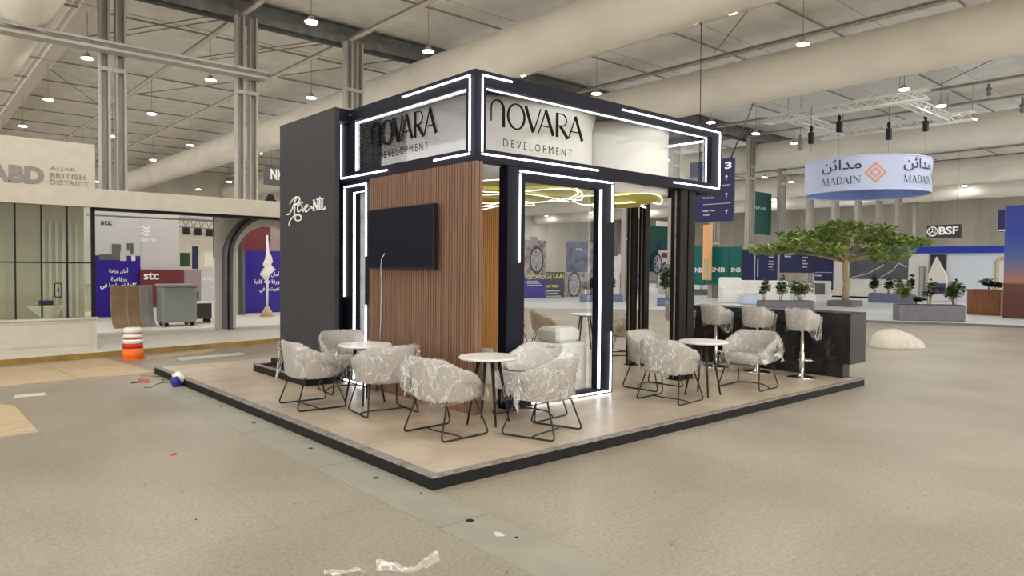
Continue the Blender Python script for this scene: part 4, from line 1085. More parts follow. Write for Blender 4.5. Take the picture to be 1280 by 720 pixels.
q = on_z(225.5, 408, .08); o = thing('grey_bin', 'large grey lidded bin on castors beside the bent boards', 'bin', (q.x, q.y+.3, .08))
MB().rbox(-.40, .40, -.3, .3, .10, .98, .03).build('body', 'binplastic', o); MB().rbox(-.43, .43, -.33, .33, .98, 1.05, .02).build('lid', 'binplastic', o)
for sx in (-1, 1):
    for sy in (-1, 1): MB().lathe([(.05, -.02), (.05, .02)], n=14).xf(Matrix.Translation((sx*.30, sy*.22, .05)) @ Matrix.Rotation(PI/2, 4, 'X')).build('wheel', 'plastic_black', o)
for sx in (-.3, .3): MB().box(sx-.02, sx+.02, -.24, .24, .05, .11).build('wheel_bracket', 'tray', o)
q = on_z(252, 404, .08); o = thing('flight_case', 'small dark flight case on wheels right of the grey bin', 'case', (q.x, q.y+.2, .08))
MB().rbox(-.27, .27, -.22, .22, .12, .52, .015).build('body', 'casemat', o)
m = MB()
for a in (-.27, .27):
    for c in (-.22, .22): m.rbox(a-.02, a+.02, c-.02, c+.02, .115, .525, .005)
m.build('corner_guards', 'alu', o); MB().rbox(-.285, .285, -.235, .235, .52, .56, .008).build('lid', 'alu', o)
for sx in (-1, 1):
    for sy in (-1, 1): MB().lathe([(.055, -.025), (.055, .025)], n=14).xf(Matrix.Translation((sx*.2, sy*.15, .055)) @ Matrix.Rotation(PI/2, 4, 'X')).box(sx*.2-.03, sx*.2+.03, sy*.15-.03, sy*.15+.03, .08, .121).build('castor', 'plastic_black', o)
q = on_z(169, 450, 0); o = thing('traffic_barrel', 'orange, red and white striped traffic barrel on the floor', 'traffic barrel', (q.x, q.y+.15, 0))
for nm, z0, z1, r0, r1, mt in (('base_band', 0, .19, .165, .158, 'orange'), ('red_band', .19, .275, .158, .154, 'barrelred'), ('white_band', .275, .345, .154, .151, 'reflwhite'), ('red_band', .345, .37, .151, .15, 'barrelred'), ('white_band', .37, .43, .15, .147, 'reflwhite'), ('red_band', .43, .455, .147, .146, 'barrelred'), ('white_band', .455, .54, .146, .138, 'reflwhite')):
    MB().lathe([(r0, z0), (r1, z1)] if z1 < .53 else [(r0, z0), (r1, z1-.02), (r1-.02, z1)], n=28).build(nm, mt, o)
MB().lathe([(.175, 0), (.175, .02)], n=28).build('foot_ring', 'orange', o)

# sheets, strips and scraps on the hall floor
def slab(name, label, cat, pix, z0, z1, material):
    P = [on_z(x, y, 0) for x, y in pix]; c = sum(P, Vector())/len(P)
    o = MB().prism([(p.x-c.x, p.y-c.y) for p in P], 0, z1-z0).build(name, material); o.location = (c.x, c.y, z0)
    return tag(o, label, cat)
slab('plywood_sheet', 'tan plywood sheet on the floor at the left edge, before the parapet', 'board', [(-60, 468), (52, 455), (95, 474), (-60, 490)], 0, .012, 'plywood')
slab('plywood_sheet', 'tan plywood sheet on the floor between parapet and barrel', 'board', [(53, 455), (128, 448), (196, 466), (96, 473.5)], 0, .012, 'plywood')
slab('plywood_sheet', 'tan plywood offcut lying at the lower left edge of the floor', 'board', [(-40, 503), (18, 508), (48, 540), (-40, 552)], 0, .012, 'plywood')
slab('board_strip', 'orange-tan narrow board lying right of the traffic barrel', 'board', [(182, 447), (270, 437.5), (268, 440), (184, 450.5)], 0, .02, 'plywood')
slab('board_strip', 'long white board strip lying furthest from the barrel', 'board', [(221, 449), (300, 442), (306, 443.3), (229, 451)], 0, .02, 'boardwhite')
slab('board_strip', 'short white strip on the floor before the left plywood sheet', 'board', [(17, 495), (56, 491.5), (58, 494), (19, 497)], 0, .01, 'boardwhite')
q = on_z(215, 484, 0); o = thing('crushed_cup', 'crushed white and blue cup by the far corner of the platform', 'cup', (q.x, q.y, 0))
MB().lathe([(.05, 0), (.062, .05), (.055, .10)], n=14, sx=1.2).xf(Matrix.Translation((0, 0, .045)) @ Matrix.Rotation(1.2, 4, 'Y')).build('blue_body', 'cupblue', o); MB().lathe([(.09, 0), (.085, .09), (.07, .10)], n=14).xf(Matrix.Translation((.07, .08, .075)) @ Matrix.Rotation(1.0, 4, 'Y')).build('white_rim', 'reflwhite', o)
rnd = random.Random(3)
for i, (x, y) in enumerate(((172, 478), (186, 473), (195, 481), (180, 485), (202, 474), (176, 470))):
    q = on_z(x, y, 0); pts = [Vector((0, 0, .006))]
    for k in range(7): pts.append(pts[-1]+Vector((rnd.uniform(-.09, .14), rnd.uniform(-.12, .12), 0)))
    o = MB().tube([p-pts[0]+Vector((0, 0, .006)) for p in pts], .005, 5).build('cable_scrap', 'debris'); o.location = q; tag(o, 'thin dark cable scrap on the floor by the far platform corner', 'cable scrap', 'cable scraps by the platform corner')
slab('red_scrap', 'small dark red scrap on the floor by the far platform corner', 'scrap', [(172, 474), (187, 475), (186, 479), (173, 478)], 0, .012, 'barrelred')
# crumpled film in the foreground
def film(label, cpx, cpy, L, Wd, ang, seed, curl):
    q = on_z(cpx, cpy, 0); rows = []
    for i in range(26):
        row = []; s = i/25
        for j in range(9):
            v = -1+j/4; w = Wd*(.35+.65*abs(math.sin(s*PI*1.3+seed)))
            x = (s-.5)*L; y = v*w*.5+.05*math.sin(s*7+seed); z = .006+max(0, .05*nz((x*3, y*4, seed), 3.1)+.03*curl*(1-abs(v))+.02*nz((x*9, y*9, seed), 2))
            row.append((x, y, z))
        rows.append(row)
    o = MB().grid(rows).build('plastic_film', 'wrapflap'); o.location = (q.x, q.y, 0); o.rotation_euler = (0, 0, ang); return tag(o, label, 'plastic film')
film('crumpled clear plastic film on the floor at the bottom edge, longer piece', 512, 710, .34, .10, -.35, 1.0, 1.2)
film('flatter scrap of clear film at the bottom edge, beside the longer piece', 430, 718, .22, .07, -.7, 2.6, .5)
for i, (x, y, r, lab) in enumerate(((634, 716, .008, 'tiny brown crumb on the floor near the bottom edge'), (245, 650, .006, 'tiny dark crumb on the bare floor at the lower left'))):
    p = on_z(x, y, 0); o = MB().lathe([(r*.8, 0), (r, r*.6), (r*.5, r*1.3)], n=9).build('floor_crumb', 'kraft' if i == 0 else 'debris'); o.location = p; tag(o, lab, 'crumb')
slab('paper_scrap', 'tiny pale pink paper scrap on the steel channel cover', 'paper scrap', [(617, 666), (627, 667), (631, 671), (620, 672)], .005, .007, 'boardwhite')
slab('red_chip', 'tiny red chip on the bare floor left of the platform', 'scrap', [(213, 568), (221, 566), (222, 568), (214, 570)], 0, .004, 'barrelred')
# ================================================================== BACKGROUND, RIGHT
def panel_x(name, label, cat, X, p0, p1, t, b_, material, th=.08, group=None):
    pm = (p0+p1)/2; y1, y0 = on_x(p0, (t+b_)/2, X).y, on_x(p1, (t+b_)/2, X).y; z1, z0 = on_x(pm, t, X).z, max(.0, on_x(pm, b_, X).z)
    o = thing(name, label, cat, (X, (y0+y1)/2, z0), 0, group)
    MB().box(X, X+th, y0, y1, z0, z1).build('panel', material, o, True)
    return o
def rect_x(o, name, X, p0, p1, t, b_, material, th=.015):
    pm = (p0+p1)/2; y1, y0 = on_x(p0, (t+b_)/2, X).y, on_x(p1, (t+b_)/2, X).y
    return MB().box(X-th, X, y0, y1, on_x(pm, b_, X).z, on_x(pm, t, X).z).build(name, material, o, True)
def text_x(o, s, X, p0, p1, t, b_, material='whitelet', bold=.0, space=1.0, name='lettering'):
    a, c, d = on_x(p0, b_, X), on_x(p1, b_, X), on_x(p0, t, X)
    m = MB(); letters(m, s, (X-.02, a.y, a.z), (0, -1, 0), (0, 0, 1), a.y-c.y, d.z-a.z, space, bold); return m.build(name, material, o, True)
sg = thing('stage_floor', 'pale blue-grey raised vinyl floor of the stands across the aisle', 'stage floor', (30, 10, 0))
P = [on_z(x, y, 0) for x, y in ((560, 386), (655, 385), (860, 387), (1040, 401), (1122, 404.5), (1207, 407), (1300, 411))]
E2 = P[-1]+Vector((3, -4.2, 0))
MB().prism([(p.x, p.y) for p in P]+[(E2.x, E2.y), (60, E2.y), (60, 45), (P[0].x, 45)], 0, .05).build('deck', 'stage', sg, True)
m = MB()
for a, c in ((P[2], P[3]), (P[3], P[4]), (P[4], P[5]), (P[5], P[6]), (P[6], E2)):
    m.bar((a.x-.02, a.y, .035), (c.x-.02, c.y, .035), .06, .07)
m.build('edge_strip', 'planter', sg, True)

# posters seen through the glass panel
PQ = 23.0
def wheel(o, Y, px, py, rp, hub='rim'):
    c = on_y(px, py, Y); r = on_y(px+rp, py, Y).x-c.x; m = MB(); m2 = MB()
    n = 26
    ring = lambda ra, rb: [[(c.x+rr*.8*math.cos(2*PI*k/n), Y-.02, c.z+rr*1.15*math.sin(2*PI*k/n)) for k in range(n)] for rr in (ra, rb)]
    m.grid(ring(r*.80, r), False, True); ty = m.build('tyre_print', 'tyre', o, True)
    m2.grid(ring(r*.68, r*.80), False, True); m2.grid(ring(.001, r*.2), False, True)
    for k in range(9):
        a = 2*PI*k/9; m2.add([(c.x+.8*r*ra*math.cos(a+da), Y-.022, c.z+1.15*r*ra*math.sin(a+da)) for ra, da in ((.15, -.25), (.7, -.12), (.7, .12), (.15, .25))], [(0, 1, 2, 3)])
    m2.build('wheel_print', hub, ty, True)
p = panel_y('wheel_poster', 'printed poster with a wheel over a blue field, leftmost behind the glass', 'poster', PQ, 650, 682, 300, 377, 'photo')
rect_y(p, 'blue_field', PQ, 650, 681.5, 346, 377, 'purple'); rect_y(p, 'pink_field', PQ, 662, 672, 296, 306, 'pinkgrey'); wheel(p, PQ, 670.5, 325, 11); text_y(p, 'GSTAAD', PQ, 658, 681, 344.3, 349, 'yellowlet', .008)
for k, w in enumerate((13, 16, 18)): rect_y(p, 'text_line', PQ, 658.5, 658.5+w, 351+k*2.5, 352+k*2.5, 'palegrey', .03)
p = panel_y('yellow_title_poster', 'dark poster with a yellow title and small text lines behind the glass', 'poster', PQ+.1, 682, 706, 340, 376, 'darkblue')
text_y(p, 'GSTAAD', PQ+.1, 681.5, 708, 342, 348.5, 'yellowlet', .012); text_y(p, 'AL TIMA', PQ+.1, 682.5, 698, 356, 359.5, 'yellowlet', .02)
for k, w in enumerate((17, 15, 18)): rect_y(p, 'text_line', PQ+.1, 682.5, 682.5+w, 363+k*3.3, 364.4+k*3.3, 'palegrey', .03)
p = panel_y('wheel_poster', 'printed poster with a wheel on a dark ground beside the yellow title', 'poster', PQ, 706, 731, 341, 376, 'photo'); wheel(p, PQ, 717.5, 356, 10)
p = panel_y('blue_photo_poster', 'dim blue printed photo panel above the right-hand wheel poster', 'poster', PQ+.05, 709, 735, 302, 340.5, 'photoblue')
text_y(p, 'LIVE', PQ+.05, 717, 727, 310, 313.5, 'palegrey', .02)
p = panel_y('mottled_poster', 'mottled mauve printed poster nearest the light strip behind the glass', 'poster', PQ+.05, 735, 754, 300, 372, 'photo')
p = panel_y('pale_panel', 'pale plain panel behind the plants right of the light strip', 'panel', PQ+.1, 764, 778, 318, 372, 'white'); rect_y(p, 'dark_strip', PQ+.1, 767, 772, 302, 320, 'slate')
p = panel_y('navy_panel', 'navy printed panel with white heading left of the slim posts', 'panel', PQ+.1, 778.5, 797, 304, 341, 'darkblue'); text_y(p, 'The', PQ+.1, 786, 794, 312, 316, bold=.02); text_y(p, 'ocean', PQ+.1, 786, 796, 318, 321.5, bold=.02)
p = panel_y('wheel_poster', 'printed wheel poster with a yellow letter left of the slim posts', 'poster', PQ, 776.5, 800, 340.5, 373, 'photo'); wheel(p, PQ, 787.5, 355, 9.5); text_y(p, 'D', PQ, 776.5, 780.5, 341.5, 347.5, 'yellowlet', .03)
p = panel_y('green_backdrop', 'dark green backdrop panel between the slim and thick posts', 'panel', PQ+.5, 800, 846, 283, 340, 'darkgreen'); rect_y(p, 'blue_strip', PQ+.5, 821, 826, 304, 360, 'darkblue'); rect_y(p, 'pale_cap', PQ+.5, 820, 846, 277, 283, 'white')
p = panel_y('white_photo_panel', 'white panel with a brown stripe between the slim and thick posts', 'panel', PQ+.2, 823, 846, 313, 373, 'palegrey'); rect_y(p, 'brown_stripe', PQ+.2, 827, 836, 316, 322, 'maroon'); wheel(p, PQ+.2, 821.5, 330, 7)
p = panel_y('green_banner', 'dark green hanging banner right of the glass panel\'s light strip', 'banner', 21.0, 779, 790, 271, 305, 'darkgreen', .03)

# green and navy panels across the aisle
XS = 30.6
p = panel_x('green_display', 'teal green panel, narrow one next to the thick posts', 'panel', XS, 864, 880.5, 307, 356, 'green'); text_x(p, 'SNB', XS, 866, 877.5, 334.5, 340.5, bold=.03)
p = panel_x('green_display', 'wide teal green panel with white lettering behind the white armchair', 'panel', XS+.02, 884.5, 927, 308.5, 356, 'green')
text_x(p, 'SNB', XS+.02, 888, 906.5, 334, 340, bold=.03); text_x(p, 'SNB', XS+.02, 914, 926, 334.5, 340, bold=.03); rect_x(p, 'fold', XS+.02, 911, 911.6, 309, 356, 'darkgreen')
p = panel_x('peach_pillar', 'peach-orange slim pillar between the two green panels', 'pillar panel', XS-.5, 878.5, 888.5, 281, 350, 'peach', .12); rect_x(p, 'lower_sleeve', XS-.5, 880, 886, 323, 350, 'plywood')
p = panel_x('navy_panel', 'navy panel with two vertical text lines right of the green panels', 'panel', XS-.06, 927.5, 971, 311, 353, 'darkblue')
for a, t_, b_ in ((943.5, 318, 350), (947.5, 323, 346)): rect_x(p, 'vertical_text', XS-.06, a-.6, a+.6, t_, b_, 'palegrey', .03)
text_x(p, 'Free', XS-.06, 961, 968, 316.5, 319.5, bold=.02); text_x(p, 'Zone', XS-.06, 961, 967, 320, 322.5, bold=.02)
for k, w in enumerate((6, 7, 5, 7)): rect_x(p, 'text_line', XS-.06, 961, 961+w, 326+k*3.6, 327+k*3.6, 'palegrey', .03)
p = panel_x('navy_panel', 'navy panel with a small white heading behind the tree crown\'s shade', 'panel', XS-.1, 974.5, 1018, 312.5, 341, 'darkblue'); text_x(p, 'Planned', XS-.1, 981, 992, 316, 318.5, bold=.02); text_x(p, 'future', XS-.1, 981, 989, 319, 321.5, bold=.02)
for k, w in enumerate((6, 7, 5, 7, 6)): rect_x(p, 'text_line', XS-.1, 1003, 1003+w, 317+k*4, 318.4+k*4, 'palegrey', .03)
p = panel_x('navy_panel', 'navy panel left of the tree trunk with the word Ocean', 'panel', XS-.1, 1018.5, 1041, 313, 362, 'darkblue'); text_x(p, 'Ocean', XS-.1, 1016.5+3, 1027, 342.5, 345.5, bold=.02); rect_x(p, 'rule', XS-.1, 1019, 1040, 340.2, 340.8, 'palegrey', .03)
p = panel_x('photo_board', 'small board with a black and white photo left of the tree trunk', 'board', XS-.9, 1017, 1038, 351, 369, 'white'); rect_x(p, 'photo_print', XS-.9, 1019, 1031, 354, 368, 'slate', .03)

# white and blue stand
XB = 39.0
bw = panel_x('booth_wall', 'long white booth wall with a royal blue top band behind the tree', 'booth wall', XB, 1041, 1160, 313, 376, 'white', .3)
m = MB(); y1, y0 = on_x(1041, 312, XB).y, on_x(1256, 306, XB).y; z1 = on_x(1120, 309, XB).z; z0 = on_x(1120, 317, XB).z
MB().box(XB-.12, XB+.4, y0, y1, z0, z1).build('blue_band', 'royal', bw, True)
rect_x(bw, 'photo_print', XB, 1062, 1135.5, 321, 349, 'slate', .03)
m = MB()
for pts in (((1064, 347), (1085, 342), (1105, 331)), ((1100, 347), (1116, 338), (1123, 329)), ((1123, 329), (1134, 334))):
    m.tube([on_x(x, y, XB-.04) for x, y in pts], .035, 6)
m.build('line_print', 'palegrey', bw, True)
MB().box(XB-.02, XB-.005, on_x(1160, 370, XB).y, y1, .05, .14).build('dark_plinth', 'edge', bw, True)
p = panel_x('booth_wall', 'pale blue booth wall between the white gable and the sunset panel', 'booth wall', XB+.1, 1183, 1256, 317, 378, 'bluewhite', .3)
m = MB().tube(round_path([on_x(1246, 362, XB+.05), on_x(1246, 324, XB+.05), on_x(1262, 322, XB+.05)], .5), .09, 8); m.build('arch_line', 'plywood', p, True)
p = panel_x('grey_doorway', 'tall grey doorway panel in the white booth wall', 'doorway panel', XB-.1, 1148.5, 1155.5, 333, 372, 'greyboard', .1); rect_x(p, 'reveal', XB-.1, 1150, 1154, 334, 372, 'tray', .03)
p = panel_x('dark_backdrop', 'dark band behind the white gable opening', 'panel', XB+.5, 1155, 1190, 318, 376, 'slate', .1)
ga = thing('gable_display', 'white gable-shaped display with a violet picture beside the grey doorway', 'display', on_x(1171, 376, XB-.3))
Q = [on_x(x, y, XB-.3) for x, y in ((1160, 376), (1183, 376), (1183, 345), (1170, 321), (1160, 343))]
MB().prism([(q.y, q.z) for q in Q], XB-.3, XB-.1, 'x').build('body', 'white', ga, True); rect_x(ga, 'picture', XB-.3, 1160, 1182, 354, 367, 'photoblue', .03)
XR = 25.4
p = panel_x('sunset_panel', 'tall printed panel of deep blue sky over a red-brown horizon', 'panel', XR, 1255, 1330, 255.5, 399, 'sunset', .25)
p.children[0].data.materials[0] = MT['sunset']
p = panel_x('bank_sign', 'dark hanging sign with white BSF letters and round emblem', 'sign', 48.0, 1158.5, 1201, 281, 297.5, 'signgrey', .2)
text_x(p, 'BSF', 48.0, 1173.5, 1198, 283.5, 293.5, bold=.03)
c = on_x(1165.5, 289.5, 47.96); r = .29; m = MB()
m.tube([(47.96, c.y+r*math.cos(2*PI*k/24), c.z+r*math.sin(2*PI*k/24)) for k in range(24)], .03, 6, True)
for k in range(3): a = PI/2+k*2*PI/3; m.tube([(47.96, c.y, c.z), (47.96, c.y+r*math.cos(a), c.z+r*math.sin(a))], .03, 6)
for k in range(3): a = PI/2+PI/3+k*2*PI/3; m.tube([(47.96, c.y+r*.5*math.cos(a-.6), c.z+r*.5*math.sin(a-.6)), (47.96, c.y+r*math.cos(a), c.z+r*math.sin(a)), (47.96, c.y+r*.5*math.cos(a+.6), c.z+r*.5*math.sin(a+.6))], .022, 6)
m.build('emblem', 'whitelet', p, True)
for pp in (1164, 1196): q = on_x(pp, 281, 48.1); MB().tube([q, Vector((q.x, q.y, 9.5))], .012, 6).build('hanger', 'purlin', p, True)
p = panel_x('hanging_screen', 'small dark violet hanging screen left of the sunset panel', 'screen', 30.0, 1247.5, 1256, 262, 290, 'darkblue', .1); rect_x(p, 'white_edge', 30.0, 1247.5, 1256, 287, 289, 'white', .03)

# way-finding sign on a cable
XW = 13.0
ws = panel_x('wayfinding_sign', 'deep blue hanging direction sign numbered 3 beside the fascia box', 'sign', XW, 862, 917, 200, 277, 'darkblue', .06)
text_x(ws, '3', XW, 906.5, 915, 203, 211.5, bold=.03)
m = MB()
for yy in (234, 256): a, c = on_x(879, yy, XW-.01), on_x(913, yy-1, XW-.01); m.box(XW-.02, XW-.005, c.y, a.y, a.z-.008, a.z+.008)
m.build('divider_lines', 'palegrey', ws, True)
for s, p0, p1, t_, b_ in (('World Expo', 879, 893, 247, 249.5), ('Stage West', 879, 894.5, 263, 265.5), ('Hall', 880, 887, 268, 270)): text_x(ws, s, XW, p0, p1, t_, b_, bold=.01)
for yy in (222, 244, 265):
    a = on_x(908, yy, XW-.02); m = MB(); m.tube([(a.x, a.y, a.z-.06), (a.x, a.y, a.z+.06)], .008, 5).tube([(a.x, a.y+.035, a.z+.02), (a.x, a.y, a.z+.06), (a.x, a.y-.035, a.z+.02)], .008, 5); m.build('arrow', 'whitelet', ws, True)
a = on_x(913, 199, XW+.03); MB().tube([a, on_x(942, 129, XW+2.2)], .02, 6).tube([a+Vector((0, .9, 0)), Vector((a.x+.4, a.y+1.2, 9.45))], .012, 6).build('hanger', 'plastic_black', ws, True)
p = panel_y('green_banner', 'green hanging banner between the far twin columns', 'banner', 18.6, 935.5, 964, 240, 293, 'darkgreen', .04)
text_y(p, 'SNB', 18.6, 943.5, 958, 258, 261, 'palegrey')

# round hanging banner and its truss
RC = CAM+ray(1083, 224)*30.0
ring = thing('ring_banner', 'round pale blue hanging banner with Arabic and Latin lettering', 'hanging banner', RC)
RR, RH = 2.42, .66
def cyl(r, z0, z1, n=72): return [[(r*math.cos(2*PI*k/n), r*math.sin(2*PI*k/n), z) for k in range(n)] for z in (z0, z1)]
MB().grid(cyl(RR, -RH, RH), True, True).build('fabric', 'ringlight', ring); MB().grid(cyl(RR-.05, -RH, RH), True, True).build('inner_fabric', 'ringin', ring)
for z in (-RH, RH): MB().tube([((RR-.02)*math.cos(2*PI*k/72), (RR-.02)*math.sin(2*PI*k/72), z) for k in range(72)], .035, 8, True).build('hoop', 'ringlight', ring)
cdir = math.atan2(CAM.y-RC.y, CAM.x-RC.x)
def on_ring(mb, vs, fs, ang, z, w, h, flip=1):
    """wrap flat lettering round the drum; ang = where its middle sits"""
    mb.add([((RR+.012)*math.cos(ang+(v[0]-.5)*w/RR), (RR+.012)*math.sin(ang+(v[0]-.5)*w/RR), z+v[1]*h) for v in vs], fs)
def ring_logo(ang):
    m = MB(); v, f = text_geo(arabic('مدائن'), 1.0, .01); on_ring(m, v, f, ang, .03, 1.60, .56); m.build('lettering', 'signgrey', ring); m = MB()
    TKs, TNs = .13, .045; x = 0.0; S = []
    def serif(xx, yy, w_=.34): S.append(([(xx-w_/2, yy), (xx+w_/2, yy)], .045, .045))
    S += [([(.16, .02), (.20, .98)], TNs, TNs), ([(.18, .98), (.62, .03)], TKs, TKs), ([(.62, .03), (1.04, .98)], TNs, TNs), ([(1.06, .98), (1.08, .02)], TKs, TKs)]; serif(.15, .02); serif(1.08, .02); serif(.12, .98, .2); serif(1.12, .98, .2)
    def A_(o): S.extend([([(o+.1, .02), (o+.48, .98)], TNs, TNs), ([(o+.46, .98), (o+.86, .02)], TKs, TKs), ([(o+.25, .36), (o+.70, .36)], TNs, TNs)]); serif(o+.1, .02, .3); serif(o+.86, .02, .32)
    A_(1.32)
    S += [([(2.52, .02), (2.52, .98)], TKs, TKs), ([(2.42, .97), (2.78, .97)]+arc(2.78, .5, .40, .47, 90, -90, 14)+[(2.42, .03)], .06, .06), (arc(2.78, .5, .38, .40, 60, -60, 10), .11, .11)]
    A_(3.25)
    S += [([(4.42, .02), (4.42, .98)], TKs, TKs)]; serif(4.42, .02, .36); serif(4.42, .98, .36)
    S += [([(4.82, .02), (4.82, .98)], TNs, TNs), ([(4.80, .98), (5.56, .04)], TKs, TKs), ([(5.56, .02), (5.56, .98)], TNs, TNs)]; serif(4.82, .02, .3); serif(5.56, .98, .3); serif(4.78, .98, .22)
    for pts, w0, w1 in S:
        L_, R2 = ribbon(pts, w0, w1); n_ = len(L_); vv = [(p_.x/5.75, p_.y) for p_ in L_+R2]
        # stroke widths were given for a letter one unit high and 5.75 units of line
        on_ring(m, vv, [(i, i+1, n_+i+1, n_+i) for i in range(n_-1)], ang, -.42, 1.60, .30)
    m.build('lettering', 'signgrey', ring)
    m = MB(); a2 = ang+1.30/RR
    for S in (((0, .36), (.36, 0), (0, -.36), (-.36, 0)), ((0, .17), (.17, 0), (0, -.17), (-.17, 0))):
        for i in range(4):
            p0, p1 = S[i], S[(i+1) % 4]
            L, R_ = ribbon([Vector(p0), Vector(p1)], .075); q = L+R_[::-1]
            m.add([((RR+.014)*math.cos(a2+p_.x/RR), (RR+.014)*math.sin(a2+p_.x/RR), -.02+p_.y) for p_ in q], [(0, 1, 2, 3)])
    m.build('emblem', 'logo_orange', ring)
# the angle that faces the camera is cdir; lettering reads anticlockwise seen from outside
def ang_px(px):
    best = None
    for k in range(721):
        a = cdir-PI/2+PI*k/720; w = RC+Vector((RR*math.cos(a), RR*math.sin(a), 0)); d = w-CAM
        x = 640+FPX*d.dot(_r)/d.dot(_f)
        if best is None or abs(x-px) < best[0]: best = (abs(x-px), a)
    return best[1]
ring_logo(ang_px(1050)); ring_logo(ang_px(1150))
TZ = 8.08; S2 = 2.6
tr = thing('lighting_truss', 'silver lattice lighting truss hanging above the round banner', 'truss', (RC.x, RC.y, TZ))
def truss_side(a, c):
    a, c = Vector(a), Vector(c); t = (c-a).normalized(); s = Vector((-t.y, t.x, 0)); m = MB(); h = .16
    for i in (-1, 1):
        for j in (-1, 1): m.tube([a+s*(h*i)+Vector((0, 0, h*j)), c+s*(h*i)+Vector((0, 0, h*j))], .034, 6)
    N = int((c-a).length/.33)
    for k in range(N):
        p, q = a.lerp(c, k/N), a.lerp(c, (k+1)/N); sg_ = 1 if k % 2 else -1
        for i in (-1, 1): m.tube([p+s*(h*i)+Vector((0, 0, h*sg_)), q+s*(h*i)+Vector((0, 0, -h*sg_))], .019, 5)
        for j in (-1, 1): m.tube([p+s*(h*sg_)+Vector((0, 0, h*j)), q-s*(h*sg_)+Vector((0, 0, h*j))], .014, 5)
    m.build('truss_side', 'alu', tr)
truss_side((-S2, -S2-.6, 0), (-S2, S2+.6, 0)); truss_side((S2, -S2-.6, 0), (S2, S2+.6, 0)); truss_side((-S2, -S2+.4, .02), (S2, -S2+.4, .02)); truss_side((-S2, S2-.4, .02), (S2, S2-.4, .02))
m = MB()
for i in (-1, 1):
    for j in (-1, 1): m.tube([(i*S2, j*2.2, .1), (i*S2, j*2.2, 1.1)], .012, 5)
m.build('hanger', 'purlin', tr)
for nm, px, py in (('left', 1014, 172), ('x', 1049, 158), ('y', 1111, 167), ('z', 1157, 157)):
    d = ray(px, py); q = CAM+d*(29.0 if nm in 'xz' else 27.5)
    lab = {'left': 'black chain hoist hanging left of the round banner', 'x': 'black chain hoist under the truss, second from the banner\'s left edge', 'y': 'black chain hoist under the truss above the banner\'s middle', 'z': 'black chain hoist above the right part of the round banner'}[nm]
    o = thing('chain_hoist', lab, 'chain hoist', q)
    MB().rbox(-.10, .10, -.09, .09, -.24, .20, .02).build('body', 'plastic_black', o); MB().lathe([(.03, .2), (.07, .30), (.07, .40), (.03, .46)], n=12).build('hook_block', 'plastic_black', o)
    MB().tube([(0, 0, .46), (0, 0, max(.6, TZ-q.z-.1))], .016, 6).tube([(0, 0, -.24), (0, 0, RC.z+RH-q.z+.02)], .008, 5).build('chain', 'purlin', o)
for px, py, lab in ((1236, 112, 'dark hanging rig motor high in the upper right corner'), (1278, 133, 'dark hanging rig motor cut by the right edge of the photo'), (1000, 180, 'dark hanging rig motor beside the lamp, left of the truss')):
    q = CAM+ray(px, py)*31.0; o = thing('rig_motor', lab, 'rig motor', q)
    MB().lathe([(.05, -.28), (.11, -.2), (.06, -.05), (.14, .02), (.06, .12), (.05, .4)], n=12).build('body', 'girder', o); MB().tube([(0, 0, .4), (0, 0, 9.42-q.z)], .012, 5).build('hanger', 'purlin', o)

# plants
def leaves(mb, c, rx, ry, rz, n, size, rnd, flat=.5):
    for _ in range(n):
        while True:
            p = Vector((rnd.uniform(-1, 1), rnd.uniform(-1, 1), rnd.uniform(-1, 1)))
            if p.length < 1: break
        p = Vector((c[0]+p.x*rx, c[1]+p.y*ry, c[2]+p.z*rz)); a = rnd.random()*2*PI; s = size*rnd.uniform(.6, 1.3)
        d = Vector((math.cos(a), math.sin(a), rnd.uniform(-.7, .5)*flat*1.6)).normalized(); w = d.cross(Vector((rnd.uniform(-.4, .4), rnd.uniform(-.4, .4), 1))).normalized()
        mb.add([p-d*s, p+w*s*.38+Vector((0, 0, s*.08)), p+d*s, p-w*s*.38+Vector((0, 0, s*.08))], [(0, 1, 2, 3)])
def plant(px, pyb, depth_pt, h, w, n, size, label, mt='leaf', group=None, seed=1, z=0.0):
    rnd = random.Random(seed); o = thing('potted_plant', label, 'plant', (depth_pt.x, depth_pt.y, z), 0, group)
    m = MB(); f = MB(); n = int(n*1.8); size *= 1.15; k = max(4, int(n/45))
    for i in range(k):
        bx_, by_ = rnd.uniform(-w*.35, w*.35), rnd.uniform(-w*.35, w*.35); hh = h*rnd.uniform(.55, 1.0)
        m.tube([(bx_*.3, by_*.3, 0), (bx_*.7, by_*.7, hh*.5), (bx_, by_, hh*.95)], .012, 5, r2=.006)
        leaves(f, (bx_, by_, hh*.68), w*.26, w*.26, hh*.34, n//k, size, rnd)
    m.build('stem', 'bark', o); f.build('foliage', mt, o); return o
def planter(label, pA, pB, h, depth, mt='planter', group=None):
    """long box between two floor points, depth behind them"""
    A, B = Vector((pA.x, pA.y, 0)), Vector((pB.x, pB.y, 0)); t = (B-A); L = t.length; ang = math.atan2(t.y, t.x)
    o = thing('planter_box', label, 'planter', ((A+B)/2)+Vector((0, 0, .05)), ang, group)
    MB().rbox(-L/2, L/2, 0, depth, 0, h, .02).build('box', mt, o); MB().box(-L/2+.04, L/2-.04, .04, depth-.04, h, h+.012).build('soil', 'soil', o)
    return o, A, B, ang
g1, A, B, an = planter('dark grey planter nearest the aisle, left of the wooden crate', on_z(1122, 403.5, 0)+Vector((.35, .1, 0)), on_z(1207, 405, 0)+Vector((.35, .1, 0)), .50, .5)
nv = Vector((-math.sin(an), math.cos(an), 0))
